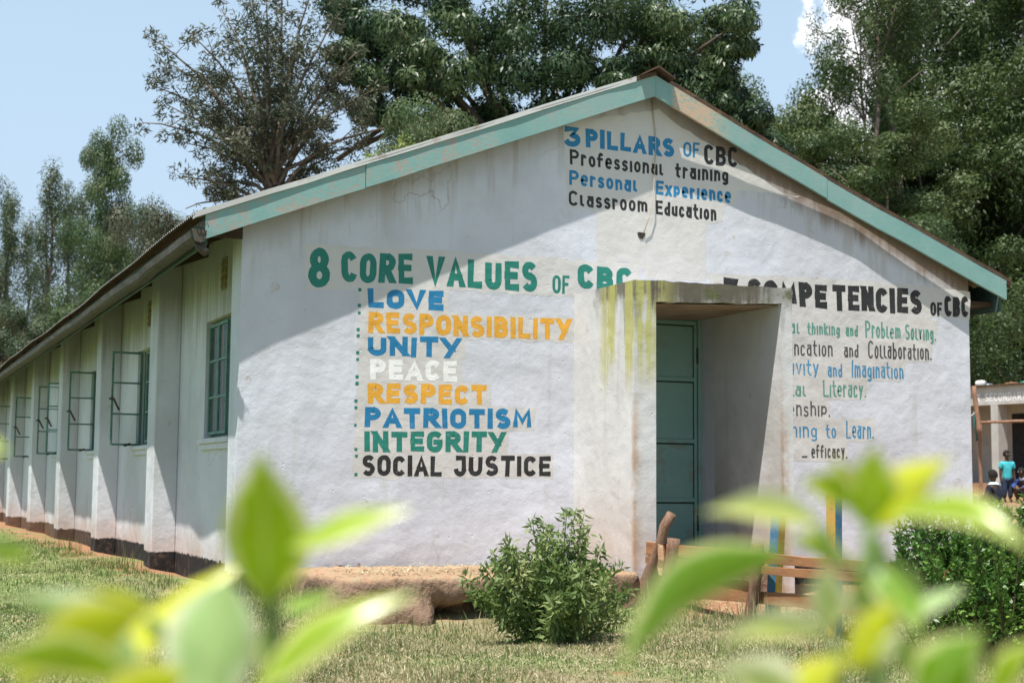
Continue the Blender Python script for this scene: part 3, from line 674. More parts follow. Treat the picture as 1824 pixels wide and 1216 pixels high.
for i, (x, z) in enumerate(DOTS):
    h = .012+rr.uniform(-.002, .002); db = MB(); db.v = [(x-h,-.0012,z-h),(x+h,-.0012,z-h),(x+h,-.0012,z+h*1.1),(x-h*1.05,-.0012,z+h)]; db.f = [(0,1,2,3)]
    db.build('bullet_mark', TXT['green'], GW)
# cord and broken hole on the gable
cb = MB(); cb.tube([(3.647,-.012,4.20),(3.66,-.012,4.06),(3.681,-.012,3.906),(3.684,-.012,3.74),(3.675,-.014,3.576),(3.655,-.03,3.41),(3.635,-.045,3.27),(3.60,-.04,3.12),(3.561,-.02,2.989)], .0045, 6)
cb.build('hanging_cord', M['cord'], GW, True)
hb = MB(); hb.v = [(3.544+.034*(1+.4*math.sin(3*a))*math.cos(a), -.0065, 2.963+.04*(1+.3*math.cos(2*a))*math.sin(a)) for a in [i*math.pi/7 for i in range(14)]]; hb.f = [tuple(range(14))]
hb.build('broken_hole', M['hole'], GW)
# crack lines in the plaster at the foot of the gable
for (x, z, w_, h_) in [(.84,.125,.08,.03),(1.00,.115,.04,.065),(1.08,.105,.07,.025),(1.36,.105,.14,.022),(1.7,.11,.08,.018)]:
    n = 17; pb = MB()
    for i in range(n):
        a = 2*math.pi*i/n; q = rr.uniform(.45, 1.25); pb.v.append((x+w_*q*math.cos(a)*.6, -.0008, z+h_*q*math.sin(a)*.6))
    pb.f.append(tuple(range(n)))
    pb.build('flaked_plaster', M['brickrubble'], GW)

# verge boards: two lengths each side, slightly bowed
def verge(name, xa, xb, lo, hi, thick, dy, mt, wav=0.0, seed=0):
    r = random.Random(seed); mb = MB(); K = max(2, int(abs(xb-xa)/.28))
    for i in range(K+1):
        x = xa+(xb-xa)*i/K; zr = ZF+SL*min(x+OS, WX+OS-x); o = ov(x)+dy
        wv = r.uniform(-wav, wav); yv = r.uniform(-wav, wav)*.8
        n = len(mb.v); y0 = -o-yv
        mb.v += [(x,y0,zr+lo+wv),(x,y0+thick,zr+lo+wv),(x,y0+thick,zr+hi+wv),(x,y0,zr+hi+wv)]
        if i:
            p = n-4
            for a in range(4):
                b = (a+1) % 4; mb.f.append((p+a, n+a, n+b, p+b) if xb > xa else (p+b, n+b, n+a, p+a))
    mb.f.append((0,1,2,3)); n = len(mb.v)-4; mb.f.append((n+3,n+2,n+1,n))
    return mb.build(name, mt, SB)
verge('verge_board', -OS, .93, 0, FH, .028, 0, M['barge'], .003, 1)
verge('verge_board', .936, WX/2, 0, FH, .028, .001, M['barge'], .003, 2)
verge('verge_board', WX/2+.002, 5.45, 0, FH, .028, 0, M['barge'], .004, 3)
verge('verge_board', 5.456, WX+OS, -.004, FH, .028, .001, M['barge'], .004, 4)
verge('verge_flashing', -.42, WX/2-.2, FH+.002, FH+.046, .10, .012, M['verge_light'], .0035, 5)
o = verge('verge_flashing', WX/2-.196, WX/2, FH+.002, FH+.04, .10, .012, M['rust'], .004, 6)
verge('verge_flashing', WX/2+.003, WX+.45, FH+.006, FH+.07, .12, -.05, M['rust'], .004, 7)
# corrugated roof: two slopes, waves across Y
def roof_slope(side):
    pitch = .0762; ns = 6; K = int((EX+.4+.2)/pitch)*ns; Y = np.linspace(0, 1, K+1)
    X0 = WX/2; X1 = -OS-.085 if side < 0 else WX+OS+.085
    st = np.linspace(0, 1, 9); V = []
    for L in (0, 1):
        for t in st:
            x = X0+(X1-X0)*t; zc = ZF+FH+SL*min(x+OS, WX+OS-x)+.022
            yf = -ov(x)-.012+ (.055 if side > 0 else 0); y = yf+(EX+.4-yf)*Y
            sag = .018*np.sin(y*.55+1)*t + .010*np.sin(y*1.9)*t
            z = zc-.0070*np.maximum(y, 0)*t*(side < 0)+.0095*np.sin(2*np.pi*Y*K/ns)+sag*.8 + L*.0016
            V.append(np.stack([np.full_like(y, x), y, z], 1))
    n = K+1; V = np.concatenate(V); I = np.arange(len(V)).reshape(2, 9, n); Qs = []
    for L in (0, 1):
        a = I[L]; q = np.stack([a[:-1,:-1].ravel(), a[1:,:-1].ravel(), a[1:,1:].ravel(), a[:-1,1:].ravel()], 1)
        if (L == 1) == (side > 0): q = q[:, ::-1] if side > 0 and False else q
        Qs.append(q)
    a, b = I[0,-1], I[1,-1]; Qs.append(np.stack([a[:-1], b[:-1], b[1:], a[1:]], 1))
    a, b = I[0,:,0], I[1,:,0]; Qs.append(np.stack([a[:-1], b[:-1], b[1:], a[1:]], 1))
    me = np_mesh('roof', V, np.concatenate(Qs)); o = link('roof', me, M['metal'], SB); me.materials.append(M['rust'])
    mi = np.zeros(len(me.polygons), np.int32); mi[:len(Qs[0])] = 1; me.polygons.foreach_set('material_index', mi); return o
RF = roof_slope(-1); RF2 = roof_slope(1)
rc = MB(); za = ZF+FH+SL*(WX/2+OS)
for y0, y1, j in [(-.24, 2.2, 0.0), (2.15, 4.6, .004), (4.55, EX+.4, .008)]:
    n = len(rc.v)
    for y in (y0, y1):
        rc.v += [(WX/2-.17,y,za-.022+j),(WX/2-.03,y,za+.06+j),(WX/2,y,za+.075+j),(WX/2+.03,y,za+.06+j),(WX/2+.17,y,za-.022+j),
                 (WX/2+.165,y,za-.030+j),(WX/2,y,za+.055+j),(WX/2-.165,y,za-.030+j)]
    for i in range(8): i2 = (i+1) % 8; rc.f.append((n+i, n+8+i, n+8+i2, n+i2))
    rc.f.append(tuple(range(n+7, n-1, -1))); rc.f.append(tuple(range(n+8, n+16)))
rc.build('ridge_cap', M['rust'], RF)
# eaves: fascia, gutter, rafters
fe = EX*.0070; MB().hexa([(-OS,-.19,2.572),(-OS+.025,-.19,2.572),(-OS+.025,EX,2.572-fe),(-OS,EX,2.572-fe),(-OS,-.19,2.775),(-OS+.025,-.19,2.775),(-OS+.025,EX,2.775-fe),(-OS,EX,2.775-fe)]).build('fascia_board', M['fascia'], SB)
MB().box((WX+OS-.025, -.08, 2.50), (WX+OS, EX+.2, 2.775)).build('fascia_board', M['fascia'], SB)
def gutter():
    mb = MB(); r = random.Random(5); ys_ = np.arange(-.30, EX, .23); prof = [(0,.155),(-.002,.05),(-.028,.008),(-.07,0),(-.112,.012),(-.138,.06),(-.145,.165),(-.139,.168),(-.131,.066),(-.105,.022),(-.07,.011),(-.035,.018),(-.012,.055),(-.010,.155)]
    P = len(prof)
    sag = np.interp(ys_, [-.3,.5,1.35,1.75,2.3,4,6,7.5,10,14,EX], [.0,-.005,-.012,-.045,-.012,-.01,-.03,-.012,-.03,-.02,-.04])
    sag = sag-.0088*np.maximum(ys_, 0)
    out = np.interp(ys_, [-.3,1.2,1.65,2.2,5,EX], [.012,.0,.03,.0,.006,.01])
    for i, y in enumerate(ys_):
        lap = .004*(int(y/.92) % 2)
        for (x, z) in prof: mb.v.append((-OS-.004-out[i]+x*.78*(1+lap*6)+r.uniform(-.004,.004), y, 2.578+sag[i]*.8+z*.50*(1+lap*2)+r.uniform(-.004,.004)))
        if i:
            a, b = (i-1)*P, i*P
            for j in range(P):
                j2 = (j+1) % P; mb.f.append((a+j, b+j, b+j2, a+j2))
    return mb.build('gutter', M['gutter'], SB)
GT = gutter()
ec = MB(); ec.v = [(-OS-.006,-.302,2.663),(-OS-.015,-.302,2.585),(-OS-.055,-.303,2.568),(-OS-.10,-.302,2.585),(-OS-.122,-.302,2.672)]
ec.v += [(x, y-.012, z) for x, y, z in ec.v]; ec.f = [(0,1,2,3,4),(9,8,7,6,5)]+[(i, i+5, (i+1) % 5+5, (i+1) % 5) for i in range(5)]
ec.build('end_cap', M['gutter'], GT)
MB().tube([(-OS-.05,-.20,2.60),(-OS-.045,-.24,2.545),(-OS+.0,-.28,2.50)], .034, 10).build('outlet_pipe', M['gutter'], GT, True)
wb = MB()
for dx in (0, .03, .055): wb.tube([(-OS-.02-dx,-.315,2.64),(-OS-.03-dx,-.33,2.69),(-OS-.01-dx,-.335,2.72),(-OS+.0-dx,-.335,2.685)], .0035, 5)
wb.build('tie_wire', M['iron'], GT)
for i in range(15):
    y = .55+1.74*i
    if y > EX: break
    b = MB(); x0, x1 = -OS+.026, 1.2
    b.hexa([(x0,y,zsh(x0)-.17),(x1,y,zsh(x1)-.17),(x1,y+.055,zsh(x1)-.17),(x0,y+.055,zsh(x0)-.17),(x0,y,zsh(x0)-.02),(x1,y,zsh(x1)-.02),(x1,y+.055,zsh(x1)-.02),(x0,y+.055,zsh(x0)-.02)])
    b.build('rafter', M['darkwood'], SB)
for i in range(6):
    y = .3+3*i; b = MB(); x0, x1 = WX-.4, WX+OS-.026
    b.hexa([(x0,y,zsh(x0)-.19),(x1,y,zsh(x1)-.19),(x1,y+.06,zsh(x1)-.19),(x0,y+.06,zsh(x0)-.19),(x0,y,zsh(x0)-.02),(x1,y,zsh(x1)-.02),(x1,y+.06,zsh(x1)-.02),(x0,y+.06,zsh(x0)-.02)])
    b.build('rafter', M['darkwood'], SB)
MB().box((-OS+.03, -.10, 2.655), (-.02, -.075, 2.75)).build('verge_rafter', M['darkwood'], SB)
MB().hexa([(WX+.004,.02,2.56),(WX+OS-.03,.02,2.56),(WX+OS-.03,EX,2.56),(WX+.004,EX,2.56),(WX+.004,.02,2.60),(WX+OS-.03,.02,2.60),(WX+OS-.03,EX,2.60),(WX+.004,EX,2.60)]).build('soffit_board', M['darkwood'], SB)
# vent blocks high on the side wall
for i in range(6):
    y = 1.50+3.52*i; b = MB(); b.box((XI-.008, y, 2.47), (XI, y+.20, 2.76)); rv = random.Random(i)
    for a in range(3):
        for c_ in range(4):
            yy, zz = y+.02+.06*a, 2.49+.065*c_; b.box((XI-.020, yy, zz), (XI-.008, yy+.035, zz+.03+rv.uniform(0, .012)))
    b.build('vent_block', M['ventblock'], SB, bevel=.004)
# windows
def bars(mb, h0, h1, z0, z1, t, d, cross, mapf):
    """steel frame in the (h,z) plane; mapf(h, off, z) -> xyz"""
    def bar(ha, hb, za, zb_):
        p = [mapf(ha, 0, za), mapf(hb, 0, za), mapf(hb, d, za), mapf(ha, d, za), mapf(ha, 0, zb_), mapf(hb, 0, zb_), mapf(hb, d, zb_), mapf(ha, d, zb_)]
        mb.hexa(p)
    bar(h0, h0+t, z0, z1); bar(h1-t, h1, z0, z1); bar(h0+t, h1-t, z0, z0+t); bar(h0+t, h1-t, z1-t, z1)
    for c_ in cross: bar(h0+t, h1-t, z0+(z1-z0)*c_-t*.4, z0+(z1-z0)*c_+t*.4)
def leaf(parent, y, ang, width, sgn, broken=0):
    """a casement hinged at y, swung ang degrees outward; sgn is the side it closes to"""
    a = math.radians(ang); dx, dy = -math.sin(a), sgn*math.cos(a); ox, oy = -dy, dx; x0 = XI+.055
    f = lambda h, o_, z: (x0+dx*h+ox*o_*sgn, y+dy*h+oy*o_*sgn, z)
    mb = MB(); z0, z1 = WZ0+.012, WZ1-.012; bars(mb, 0, width, z0, z1, .026, .024, (.335, .665), f)
    cs = mb.build('casement', M['steel'], parent)
    hd = MB(); hd.tube([f(width-.005, -.012, 1.72), f(width-.02, -.05, 1.71), f(width-.10, -.055, 1.60)], .011, 6); hd.build('handle', M['iron'], cs)
    return cs, f, z0, z1
def pane(cs, f, w_, z0, z1, which):
    for q in which:
        a, b = z0+(z1-z0)*[0,.335,.665][q]+.012, z0+(z1-z0)*[.335,.665,1][q]-.012
        p = MB(); p.v = [f(.02,.011,a), f(w_-.02,.011,a), f(w_-.02,.011,b), f(.02,.011,b)]; p.f = [(0,1,2,3)]
        p.build('pane', M['glass'], cs)
for i, wy in enumerate(WY[:6]):
    y0, y1 = wy-WLEN, wy
    fr = MB(); g = lambda h, o_, z: (XI+.075+o_, h, z)
    bars(fr, y0, y1, WZ0, WZ1, .03, .035, (), g); [fr.box((XI+.078, y0+WLEN*q-.014, WZ0+.03), (XI+.108, y0+WLEN*q+.014, WZ1-.03)) for q in (1/3, 2/3)]
    wn_ = fr.build('window', M['steel'], SB)
    s = MB(); s.box((XI-.05, y0-.06, WZ0-.05), (XI-.001, y1+.06, WZ0-.004)); s.box((XI-.03, y0-.045, WZ0-.105), (XI-.001, y1+.045, WZ0-.0505))
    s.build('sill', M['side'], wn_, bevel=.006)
    if i == 0: MB().box((XI+.14, y0+.01, WZ0+.01), (XI+.155, y1-.01, WZ1-.01)).build('added_backing', M['backing'], wn_)  # added board, imitating brown reflections in the nearest panes
    wl = WLEN/3-.012
    op = {0: (0, 0), 1: (0, 88), 2: (0, 90), 3: (68, 92), 4: (0, 84), 5: (0, 90)}[i]
    for (yy, ang, sgn, gl) in ((y0+.012, op[0], 1, (0,1,2)), (y1-WLEN/3-.012, 0, -1, (0,1,2)), (y1-.012, op[1], -1, (0,1,2) if op[1] == 0 else ((2,) if i % 2 == 0 else (0,)))):
        a = math.radians(ang); dx, dy = -math.sin(a), sgn*math.cos(a); x0 = XI+.05
        f = (lambda dx, dy, yy, x0: (lambda h, o_, z: (x0+dx*h+dy*o_*sgn2, yy+dy*h-dx*o_*sgn2, z)))
        sgn2 = 1
        ff = f(dx, dy, yy, x0)
        mb = MB(); z0, z1 = WZ0+.034, WZ1-.034
        if ang > 45: z0, z1 = WZ0+.002, WZ1-.006
        bars(mb, 0, wl, z0, z1, .024, .022, (.335, .665), ff); cs = mb.build('casement', M['steel'], wn_)
        if ang > 45:
            hd = MB(); hd.tube([ff(wl+.02, .0, 1.70), ff(wl-.02, -.03, 1.705), ff(wl-.05, -.035, 1.64), ff(wl-.085, -.03, 1.575)], .012, 6); hd.build('handle', M['iron'], cs)
            st = MB(); st.tube([ff(.12, -.02, z0+.02), ff(.19, -.04, z0-.002)], .014, 6); st.build('stay', M['iron'], cs)
        pane(cs, ff, wl, z0, z1, gl)

# porch: thick left cheek, thin right cheek, slab on top
PD = 1.063
pm = MB()
rj = random.Random(2)
pm.hexa([(2.89,-PD,-.4),(3.09,-PD,-.4),(3.09,-.001,-.4),(2.89,-.001,-.4),(2.89,-PD,2.403),(3.09,-PD,2.41),(3.09,-.001,2.41),(2.89,-.001,2.403)])
pm.hexa([(4.283,-PD,-.4),(4.385,-PD,-.4),(4.385,-.001,-.4),(4.283,-.001,-.4),(4.283,-PD,2.424),(4.385,-PD,2.426),(4.385,-.001,2.426),(4.283,-.001,2.424)])
top, bot = [], []; K = 16
for i in range(K+1):
    t = i/K; x = 3.09+(4.283-3.09)*t; e = rj.uniform(-.007, .007) if 0 < i < K else 0
    bot.append((x, 2.238+.056*t+e)); top.append((x, 2.41+.014*t+(rj.uniform(-.005, .005) if 0 < i < K else 0)))
pm.prism_y(bot+top[::-1], -PD, -.001)
PO = pm.build('porch', M['porch'], SB)
MB().box((3.085,-PD+.05,-.3),(4.287,.23,.155)).build('doorstep', M['earth'], SB, bevel=.01)
MB().hexa([(3.0905,-PD+.05,2.224),(4.2825,-PD+.05,2.278),(4.2825,.2,2.278),(3.0905,.2,2.224),(3.0905,-PD+.05,2.2275),(4.2825,-PD+.05,2.2825),(4.2825,.2,2.2825),(3.0905,.2,2.2275)]).build('porch_ceiling', M['soffit'], SB)
# steel door at the back of the porch
dr = MB(); dr.box((3.10,.235,.16),(4.243,.262,2.27)); DR = dr.build('door', M['door'], SB)
fm = MB(); fm.box((4.245,.205,.156),(4.2815,.27,2.283)); fm.box((3.092,.205,2.272),(4.2445,.27,2.284)); fm.build('door_frame', M['door'], SB)
for zr in (2.245, 1.734, 1.18, .655, .19):
    MB().box((3.10,.221,zr-.018),(4.235,.2345,zr+.018)).build('rail', M['door'], DR, bevel=.004)
    MB().box((3.10,.2305,zr-.032),(4.215,.2349,zr-.0185)).build('shadow_line', M['doordark'], DR)  # thin dark strip painted as a shadow line below each rail
for xx in (4.212, 3.66): MB().box((xx,.2195,.16),(xx+.028,.2348,2.265)).build('stile', M['door'], DR, bevel=.004)
MB().box((4.205,.229,.16),(4.2118,.2349,2.23)).build('shadow_line', M['doordark'], DR)  # dark strip painted as a shadow line beside the stile
for zh in (1.95, .45): MB().tube([(4.244,.215,zh-.07),(4.244,.215,zh+.07)], .011, 8).build('hinge', M['iron'], DR)

# ------------------------------------------------------------------ things on the lawn
def earth_slab():
    r = random.Random(11); rr_ = .20; x0, x1, y0, y1 = .42, 2.78, -1.46, -.06
    out = []
    def edge(a, b, k):
        for i in range(k): t = i/k; out.append((a[0]+(b[0]-a[0])*t, a[1]+(b[1]-a[1])*t))
    for cx, cy, a0 in ((x0+rr_, y0+rr_, 180), (x1-rr_, y0+rr_, 270), (x1-rr_, y1-rr_, 0), (x0+rr_, y1-rr_, 90)):
        for k in range(5): out.append((cx+rr_*math.cos(math.radians(a0+18*k)), cy+rr_*math.sin(math.radians(a0+18*k))))
        nxt = {180: ((x0+rr_, y0), (x1-rr_, y0), 60), 270: ((x1, y0+rr_), (x1, y1-rr_), 26), 0: ((x1-rr_, y1), (x0+rr_, y1), 30), 90: ((x0, y1-rr_), (x0, y0+rr_), 26)}[a0]
        for i in range(1, nxt[2]): t = i/nxt[2]; out.append((nxt[0][0]+(nxt[1][0]-nxt[0][0])*t, nxt[0][1]+(nxt[1][1]-nxt[0][1])*t))
    cx, cy = (x0+x1)/2, (y0+y1)/2; K = len(out); mb = MB(); H = [-.45, -.26, -.19, -.12, -.05, .0, .045, .085, .115, .13]
    for zi, z in enumerate(H):
        for (x, y) in out:
            d = Vector((x-cx, y-cy)); n_ = d.normalized(); p = 0.0
            if z > .12: p -= .03
            elif z > .10: p -= .010
            p += r.uniform(-.013, .013)+.025*math.sin(5*x+2*z)+.014*math.sin(17*x+11*z+9*y)
            front = y < y0+.1
            y_ = y
            if front and 1.0 < x < 1.75:                                # the broken hollow under the lip
                lip = -.015+.03*math.sin(9*x); k = float(sstep(x, 1.02, 1.16)*sstep(-x, -1.72, -1.5)*sstep(-z, -lip, -lip+.05))
                k *= .55+.45*float(sstep(z, -.30, -.16)); y_ = y+.30*k*(.8+.4*r.random())
            if front and .80 < x < 1.10: y_ -= .07*float(sstep(x, .82, .95)*sstep(-z, .02, .12))*(.7+.6*r.random())
            mb.v.append((x+n_.x*p, y_+n_.y*p, z+r.uniform(-.008, .008)*(z > -.3)))
    for a in range(len(H)-1):
        for j in range(K): j2 = (j+1) % K; mb.f.append((a*K+j, a*K+j2, (a+1)*K+j2, (a+1)*K+j))
    prev = (len(H)-1)*K
    for s in (.9, .75, .5, .25):
        n0 = len(mb.v)
        for (x, y) in out: mb.v.append((cx+(x-cx)*s, cy+(y-cy)*s, .127+r.uniform(-.012, .012)))
        for j in range(K): j2 = (j+1) % K; mb.f.append((prev+j, prev+j2, n0+j2, n0+j))
        prev = n0
    mb.f.append(tuple(prev+j for j in range(K)))
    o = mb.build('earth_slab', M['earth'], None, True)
    tag(o, 'low rounded slab of cracked orange brown earth against the gable, behind the weedy bush', 'slab'); return o
earth_slab()
# strewn straw on the slab
xs_, ys_ = rng.uniform(.6, 2.5, 900), rng.uniform(-1.25, -.35, 900)
a = rng.uniform(0, 6.28, 900); L = rng.uniform(.03, .11, 900); Z = .147+rng.uniform(0, .02, 900)
p = np.stack([xs_, ys_, Z], 1); d = np.stack([np.cos(a)*L, np.sin(a)*L, rng.uniform(-.015, .02, 900)], 1); s = np.stack([-np.sin(a), np.cos(a), 0*a], 1)*.003
V = np.stack([p-s, p+s, p+d+s*.5, p+d-s*.5], 1).reshape(-1, 3); b = np.arange(900)*4
o = link('strewn_straw', np_mesh('strewn_straw', V, np.stack([b, b+1, b+2, b+3], 1)), cm); tag(o, kind='stuff')

def leaves(centers, dirs, L, W, fold=.0, rnd=None, nrm0=None):
    """one diamond-shaped leaf per row"""
    N = len(centers); d = dirs/np.linalg.norm(dirs, axis=1)[:, None]
    q = rnd.normal(0, 1, (N, 3))
    if nrm0 is not None: d = d-nrm0*((d*nrm0).sum(1)/np.maximum((nrm0*nrm0).sum(1), 1e-6))[:, None]*.85; d /= np.linalg.norm(d, axis=1)[:, None]+1e-9; q = nrm0
    s = np.cross(d, q); s /= np.linalg.norm(s, axis=1)[:, None]+1e-9
    L = np.broadcast_to(L, N)[:, None]; W = np.broadcast_to(W, N)[:, None]
    nrm = np.cross(s, d)
    base = centers; mid = centers+d*L*.42; tip = centers+d*L - nrm*L*fold
    V = np.stack([base, mid+s*W/2, tip, mid-s*W/2], 1).reshape(-1, 3); b = np.arange(N)*4
    return V, np.stack([b, b+1, b+2, b+3], 1)
def bush(name, loc, height, spread, n_stems, n_leaf, leafL, leafW, mt, label, cat, seed, group=None, shape='weed', box=None):
    rnd = np.random.default_rng(seed); root = empty(name, loc); tag(root, label, cat, group)
    st = MB(); C, D = [], []
    for i in range(n_stems):
        a = rnd.uniform(0, 2*np.pi); r = math.sqrt(rnd.uniform(0, 1)); 
        if box is not None:
            bx, by = box; b0 = np.array([rnd.uniform(-bx, bx)*.8, rnd.uniform(-by, by)*.8, 0]); out_ = rnd.uniform(.95, 1.55); top = np.array([b0[0]*out_+rnd.normal(0, .09), b0[1]*out_+rnd.normal(0, .09), height*rnd.uniform(.55, 1.10)])
            top[2] *= 1-.22*max(0, (abs(top[0])/bx-.55))
        else:
            b0 = np.array([math.cos(a)*r*spread*.22, math.sin(a)*r*spread*.22, 0]); hh = height*(1-.62*r**1.6)*rnd.uniform(.66, 1.14)
            top = np.array([math.cos(a)*r*spread*rnd.uniform(.85, 1.1), math.sin(a)*r*spread*.85, hh])
        mid = b0*.45+top*.55; mid[2] += height*.10; mid += rnd.normal(0, .02, 3)
        t = np.linspace(0, 1, 7)[:, None]; P = (1-t)**2*b0+2*t*(1-t)*mid+t*t*top
        st.tube([tuple(q) for q in P], list(np.linspace(.007, .0022, 7)), 5)
        k = n_leaf//n_stems; tt = rnd.uniform(.08 if shape == 'weed' else .06, 1.0, k)**(.75 if shape == 'weed' else .6)
        Pc = ((1-tt)**2)[:, None]*b0+(2*tt*(1-tt))[:, None]*mid+(tt*tt)[:, None]*top
        tw = .085 if shape == 'weed' else .07
        off = rnd.normal(0, 1, (k, 3)); off /= np.linalg.norm(off, axis=1)[:, None]; R_ = rnd.uniform(0, tw, k)*(1.25-tt)
        Pc = Pc+off*R_[:, None]
        dd = off+np.array([0, 0, -.15 if shape == 'weed' else .35])+rnd.normal(0, .35, (k, 3)); C.append(Pc); D.append(dd)
    C = np.concatenate(C); D = np.concatenate(D); C[:, 2] = np.maximum(C[:, 2], .015)
    N = len(C); V, Q = leaves(C, D, rnd.uniform(.6, 1.25, N)*leafL, rnd.uniform(.7, 1.2, N)*leafW, .2, rnd)
    link('foliage', np_mesh('foliage', V, Q), mt, root); st.build('stem', M['stem'] if shape == 'weed' else M['darkwood'], root)
    return root
bush('leafy_bush', (1.36, -2.80, -.26), .90, .60, 78, 7800, .062, .019, M['leaf_bush'], 'sprawling weedy green bush growing on the lawn in front of the low earth slab', 'bush', 21)
bush('hedge_bush', (3.50, -4.60, -.24), .90, .6, 190, 36000, .038, .018, M['leaf_hedge'], 'dense glossy dark green hedge at the right end of the rough plank fence', 'hedge', 22, shape='hedge', box=(.62, .52))

# rough plank fence running out from the porch
FN = empty('plank_fence', (3.05, -2.4, -.2)); tag(FN, 'low rough fence of orange brown planks on barked poles beside the porch', 'fence')
FO = Vector((3.05, -2.4, -.2))
def fl(mb): mb.v = [(x-FO.x, y-FO.y, z-FO.z) for x, y, z in mb.v]; return mb
def board(y0, z0, y1, z1, h0, h1, x=3.08, x1=None, th=.028, seed=0):
    r = random.Random(seed); mb = MB(); K = 10; x1 = x if x1 is None else x1
    for i in range(K+1):
        t = i/K; y = y0+(y1-y0)*t; z = z0+(z1-z0)*t; h = h0+(h1-h0)*t; xx = x+(x1-x)*t
        a, b = r.uniform(-.006, .006), r.uniform(-.006, .006); n = len(mb.v)
        mb.v += [(xx, y, z-h+a), (xx+th, y, z-h+a), (xx+th, y, z+b), (xx, y, z+b)]
        if i:
            for j in range(4): j2 = (j+1) % 4; mb.f.append((n-4+j, n-4+j2, n+j2, n+j))
    mb.f.append((3,2,1,0)); n = len(mb.v)-4; mb.f.append((n,n+1,n+2,n+3))
    fl(mb).build('plank', M['plank'], FN, bevel=.003)
board(-1.085, .345, -4.45, .322, .098, .052, 2.985, 3.07, seed=1)
board(-1.09, .232, -4.40, .262, .055, .062, 2.975, 3.065, seed=2)
board(-1.10, .115, -2.50, .122, .185, .14, 2.99, 3.06, seed=3)
board(-2.46, .066, -4.10, .096, .085, .10, 3.066, 3.075, seed=4)
board(-1.12, .165, -2.0, .15, .03, .03, 3.05, 3.12, seed=5)
rl = random.Random(4)
def log(pts, r0, r1, mt='log', name='post'):
    K = 9; P = []; 
    for i in range(K):
        t = i/(K-1); p = Vector(pts[0]).lerp(Vector(pts[1]), t); P.append(p+Vector((rl.uniform(-.013, .013), rl.uniform(-.013, .013), 0)))
    mb = MB(); mb.tube(P, [r0+(r1-r0)*i/(K-1) for i in range(K)], 12, True, .16, rl)
    return fl(mb).build(name, M[mt], FN, True)
log([(2.86,-1.10,-.25),(3.02,-1.42,.575)], .062, .036)
log([(2.93,-1.42,-.25),(2.975,-1.53,.385)], .048, .052)
log([(3.005,-2.50,-.30),(3.005,-2.625,.392)], .044, .040)
cp_ = MB(); rc_ = random.Random(8)
for i in range(5):
    z = .10+.058*i; w_ = [.02,.045,.055,.05,.03][i]; y = -1.40+.01*math.sin(i*2)
    n = len(cp_.v); cp_.v += [(2.96, y, z), (2.925, y+w_*.5, z+.012), (2.96, y+w_+.02, z), (2.985, y+w_*.4, z)]
    if i:
        for j in range(4): j2 = (j+1) % 4; cp_.f.append((n-4+j, n-4+j2, n+j2, n+j))
cp_.f.append((3,2,1,0)); n = len(cp_.v)-4; cp_.f.append((n,n+1,n+2,n+3))
fl(cp_).build('split_wood', M['chip'], FN)
def painted_post(y0, y1, z1, left, right, x=3.14, s=.072):
    root_ = MB(); a = s/2
    def quadpost(k, name, mt):
        mb = MB(); c = [(-a,-a),(a,-a),(a,a),(-a,a)]; P = []
        for (yy, zz) in ((y0, -.32), (y1, z1)):
            for (dx, dy) in c:
                px_, py_ = (dx*math.cos(.3)-dy*math.sin(.3), dx*math.sin(.3)+dy*math.cos(.3)); P.append((x+px_, yy+py_, zz))
        mb.v = P; mb.f = k; return fl(mb).build(name, M[mt], FN)
    o = quadpost([(0,4,7,3),(1,2,6,5),(4,5,6,7)], 'painted_post', left); quadpost([(0,1,5,4),(2,3,7,6)], 'painted_face', right).parent = o
    for ch in o.children: ch.location = (0, 0, 0)
    tag(o, 'square post painted blue and yellow')
painted_post(-2.57, -2.68, .64, 'bluepaint', 'yellowpaint')
painted_post(-3.29, -3.31, .80, 'yellowpaint', 'bluepaint')

# ------------------------------------------------------------------ secondary school across the yard
A = at(1735, 690, 46); Bp = at(1824, 683, 44.4); vx = Vector((Bp.x-A.x, Bp.y-A.y, 0)).normalized(); ang = math.atan2(vx.y, vx.x)
ZT = A.z; OB = Vector((A.x, A.y, 0)); HS = empty('secondary_block', (A.x, A.y, 0), ang)
tag(HS, 'flat fronted school block with square columns and white lettering, far across the yard', 'building')
M['far_wall'] = rough_mat('far grey wall', [(.46,.45,.43),(.38,.37,.35)], 1.5)
M['far_beam'] = plaster('far beam plaster', base=(.50,.50,.49), base2=(.36,.35,.33), dirt=(.1, 0), bumpk=.4)
M['dark_open'] = rough_mat('dark window opening', [(.02,.022,.025),(.035,.035,.04)], 3)
M['earthband'] = rough_mat('earth splashed base', [(.36,.20,.12),(.28,.16,.10)], 2)
zg, zf2, zb1, zb2 = .55, .90, ZT-.56, ZT
MB().box((-9, 0, zb1), (12, .28, zb2)).build('beam', M['far_beam'], HS)
MB().box((-9.1, -.12, zb2+.002), (12.1, 5.3, zb2+.05)).build('roof', M['rust'], HS)
MB().box((-9, 2.2, zf2+.002), (12, 2.45, zb2)).build('back_wall', M['far_wall'], HS)
MB().box((-9.05, -.25, 0), (12.05, 2.2, zf2)).build('plinth', M['earthband'], HS)
MB().box((-9, 2.45, 0), (12, 5.2, zb2)).build('classroom', M['far_wall'], HS)
for cx in (-6.1, -2.75, .62, 4.0, 7.4, 10.8): MB().box((cx, .0, zf2), (cx+.27, .42, zb1-.001)).build('column', M['far_wall'], HS, bevel=.01)
for dx in (-3.0, .05, 6.2): MB().box((dx-.45, 2.185, zf2+.004), (dx+.55, 2.199, zf2+2.2)).build('door', M['dark_open'], HS)
for wx_ in (1.35, 4.6): MB().box((wx_, 2.18, zf2+1.0), (wx_+.75, 2.199, zf2+2.05)).build('window', M['dark_open'], HS)
def hp(q): return (q[0], -.006+(q[1]+.0045), q[2])
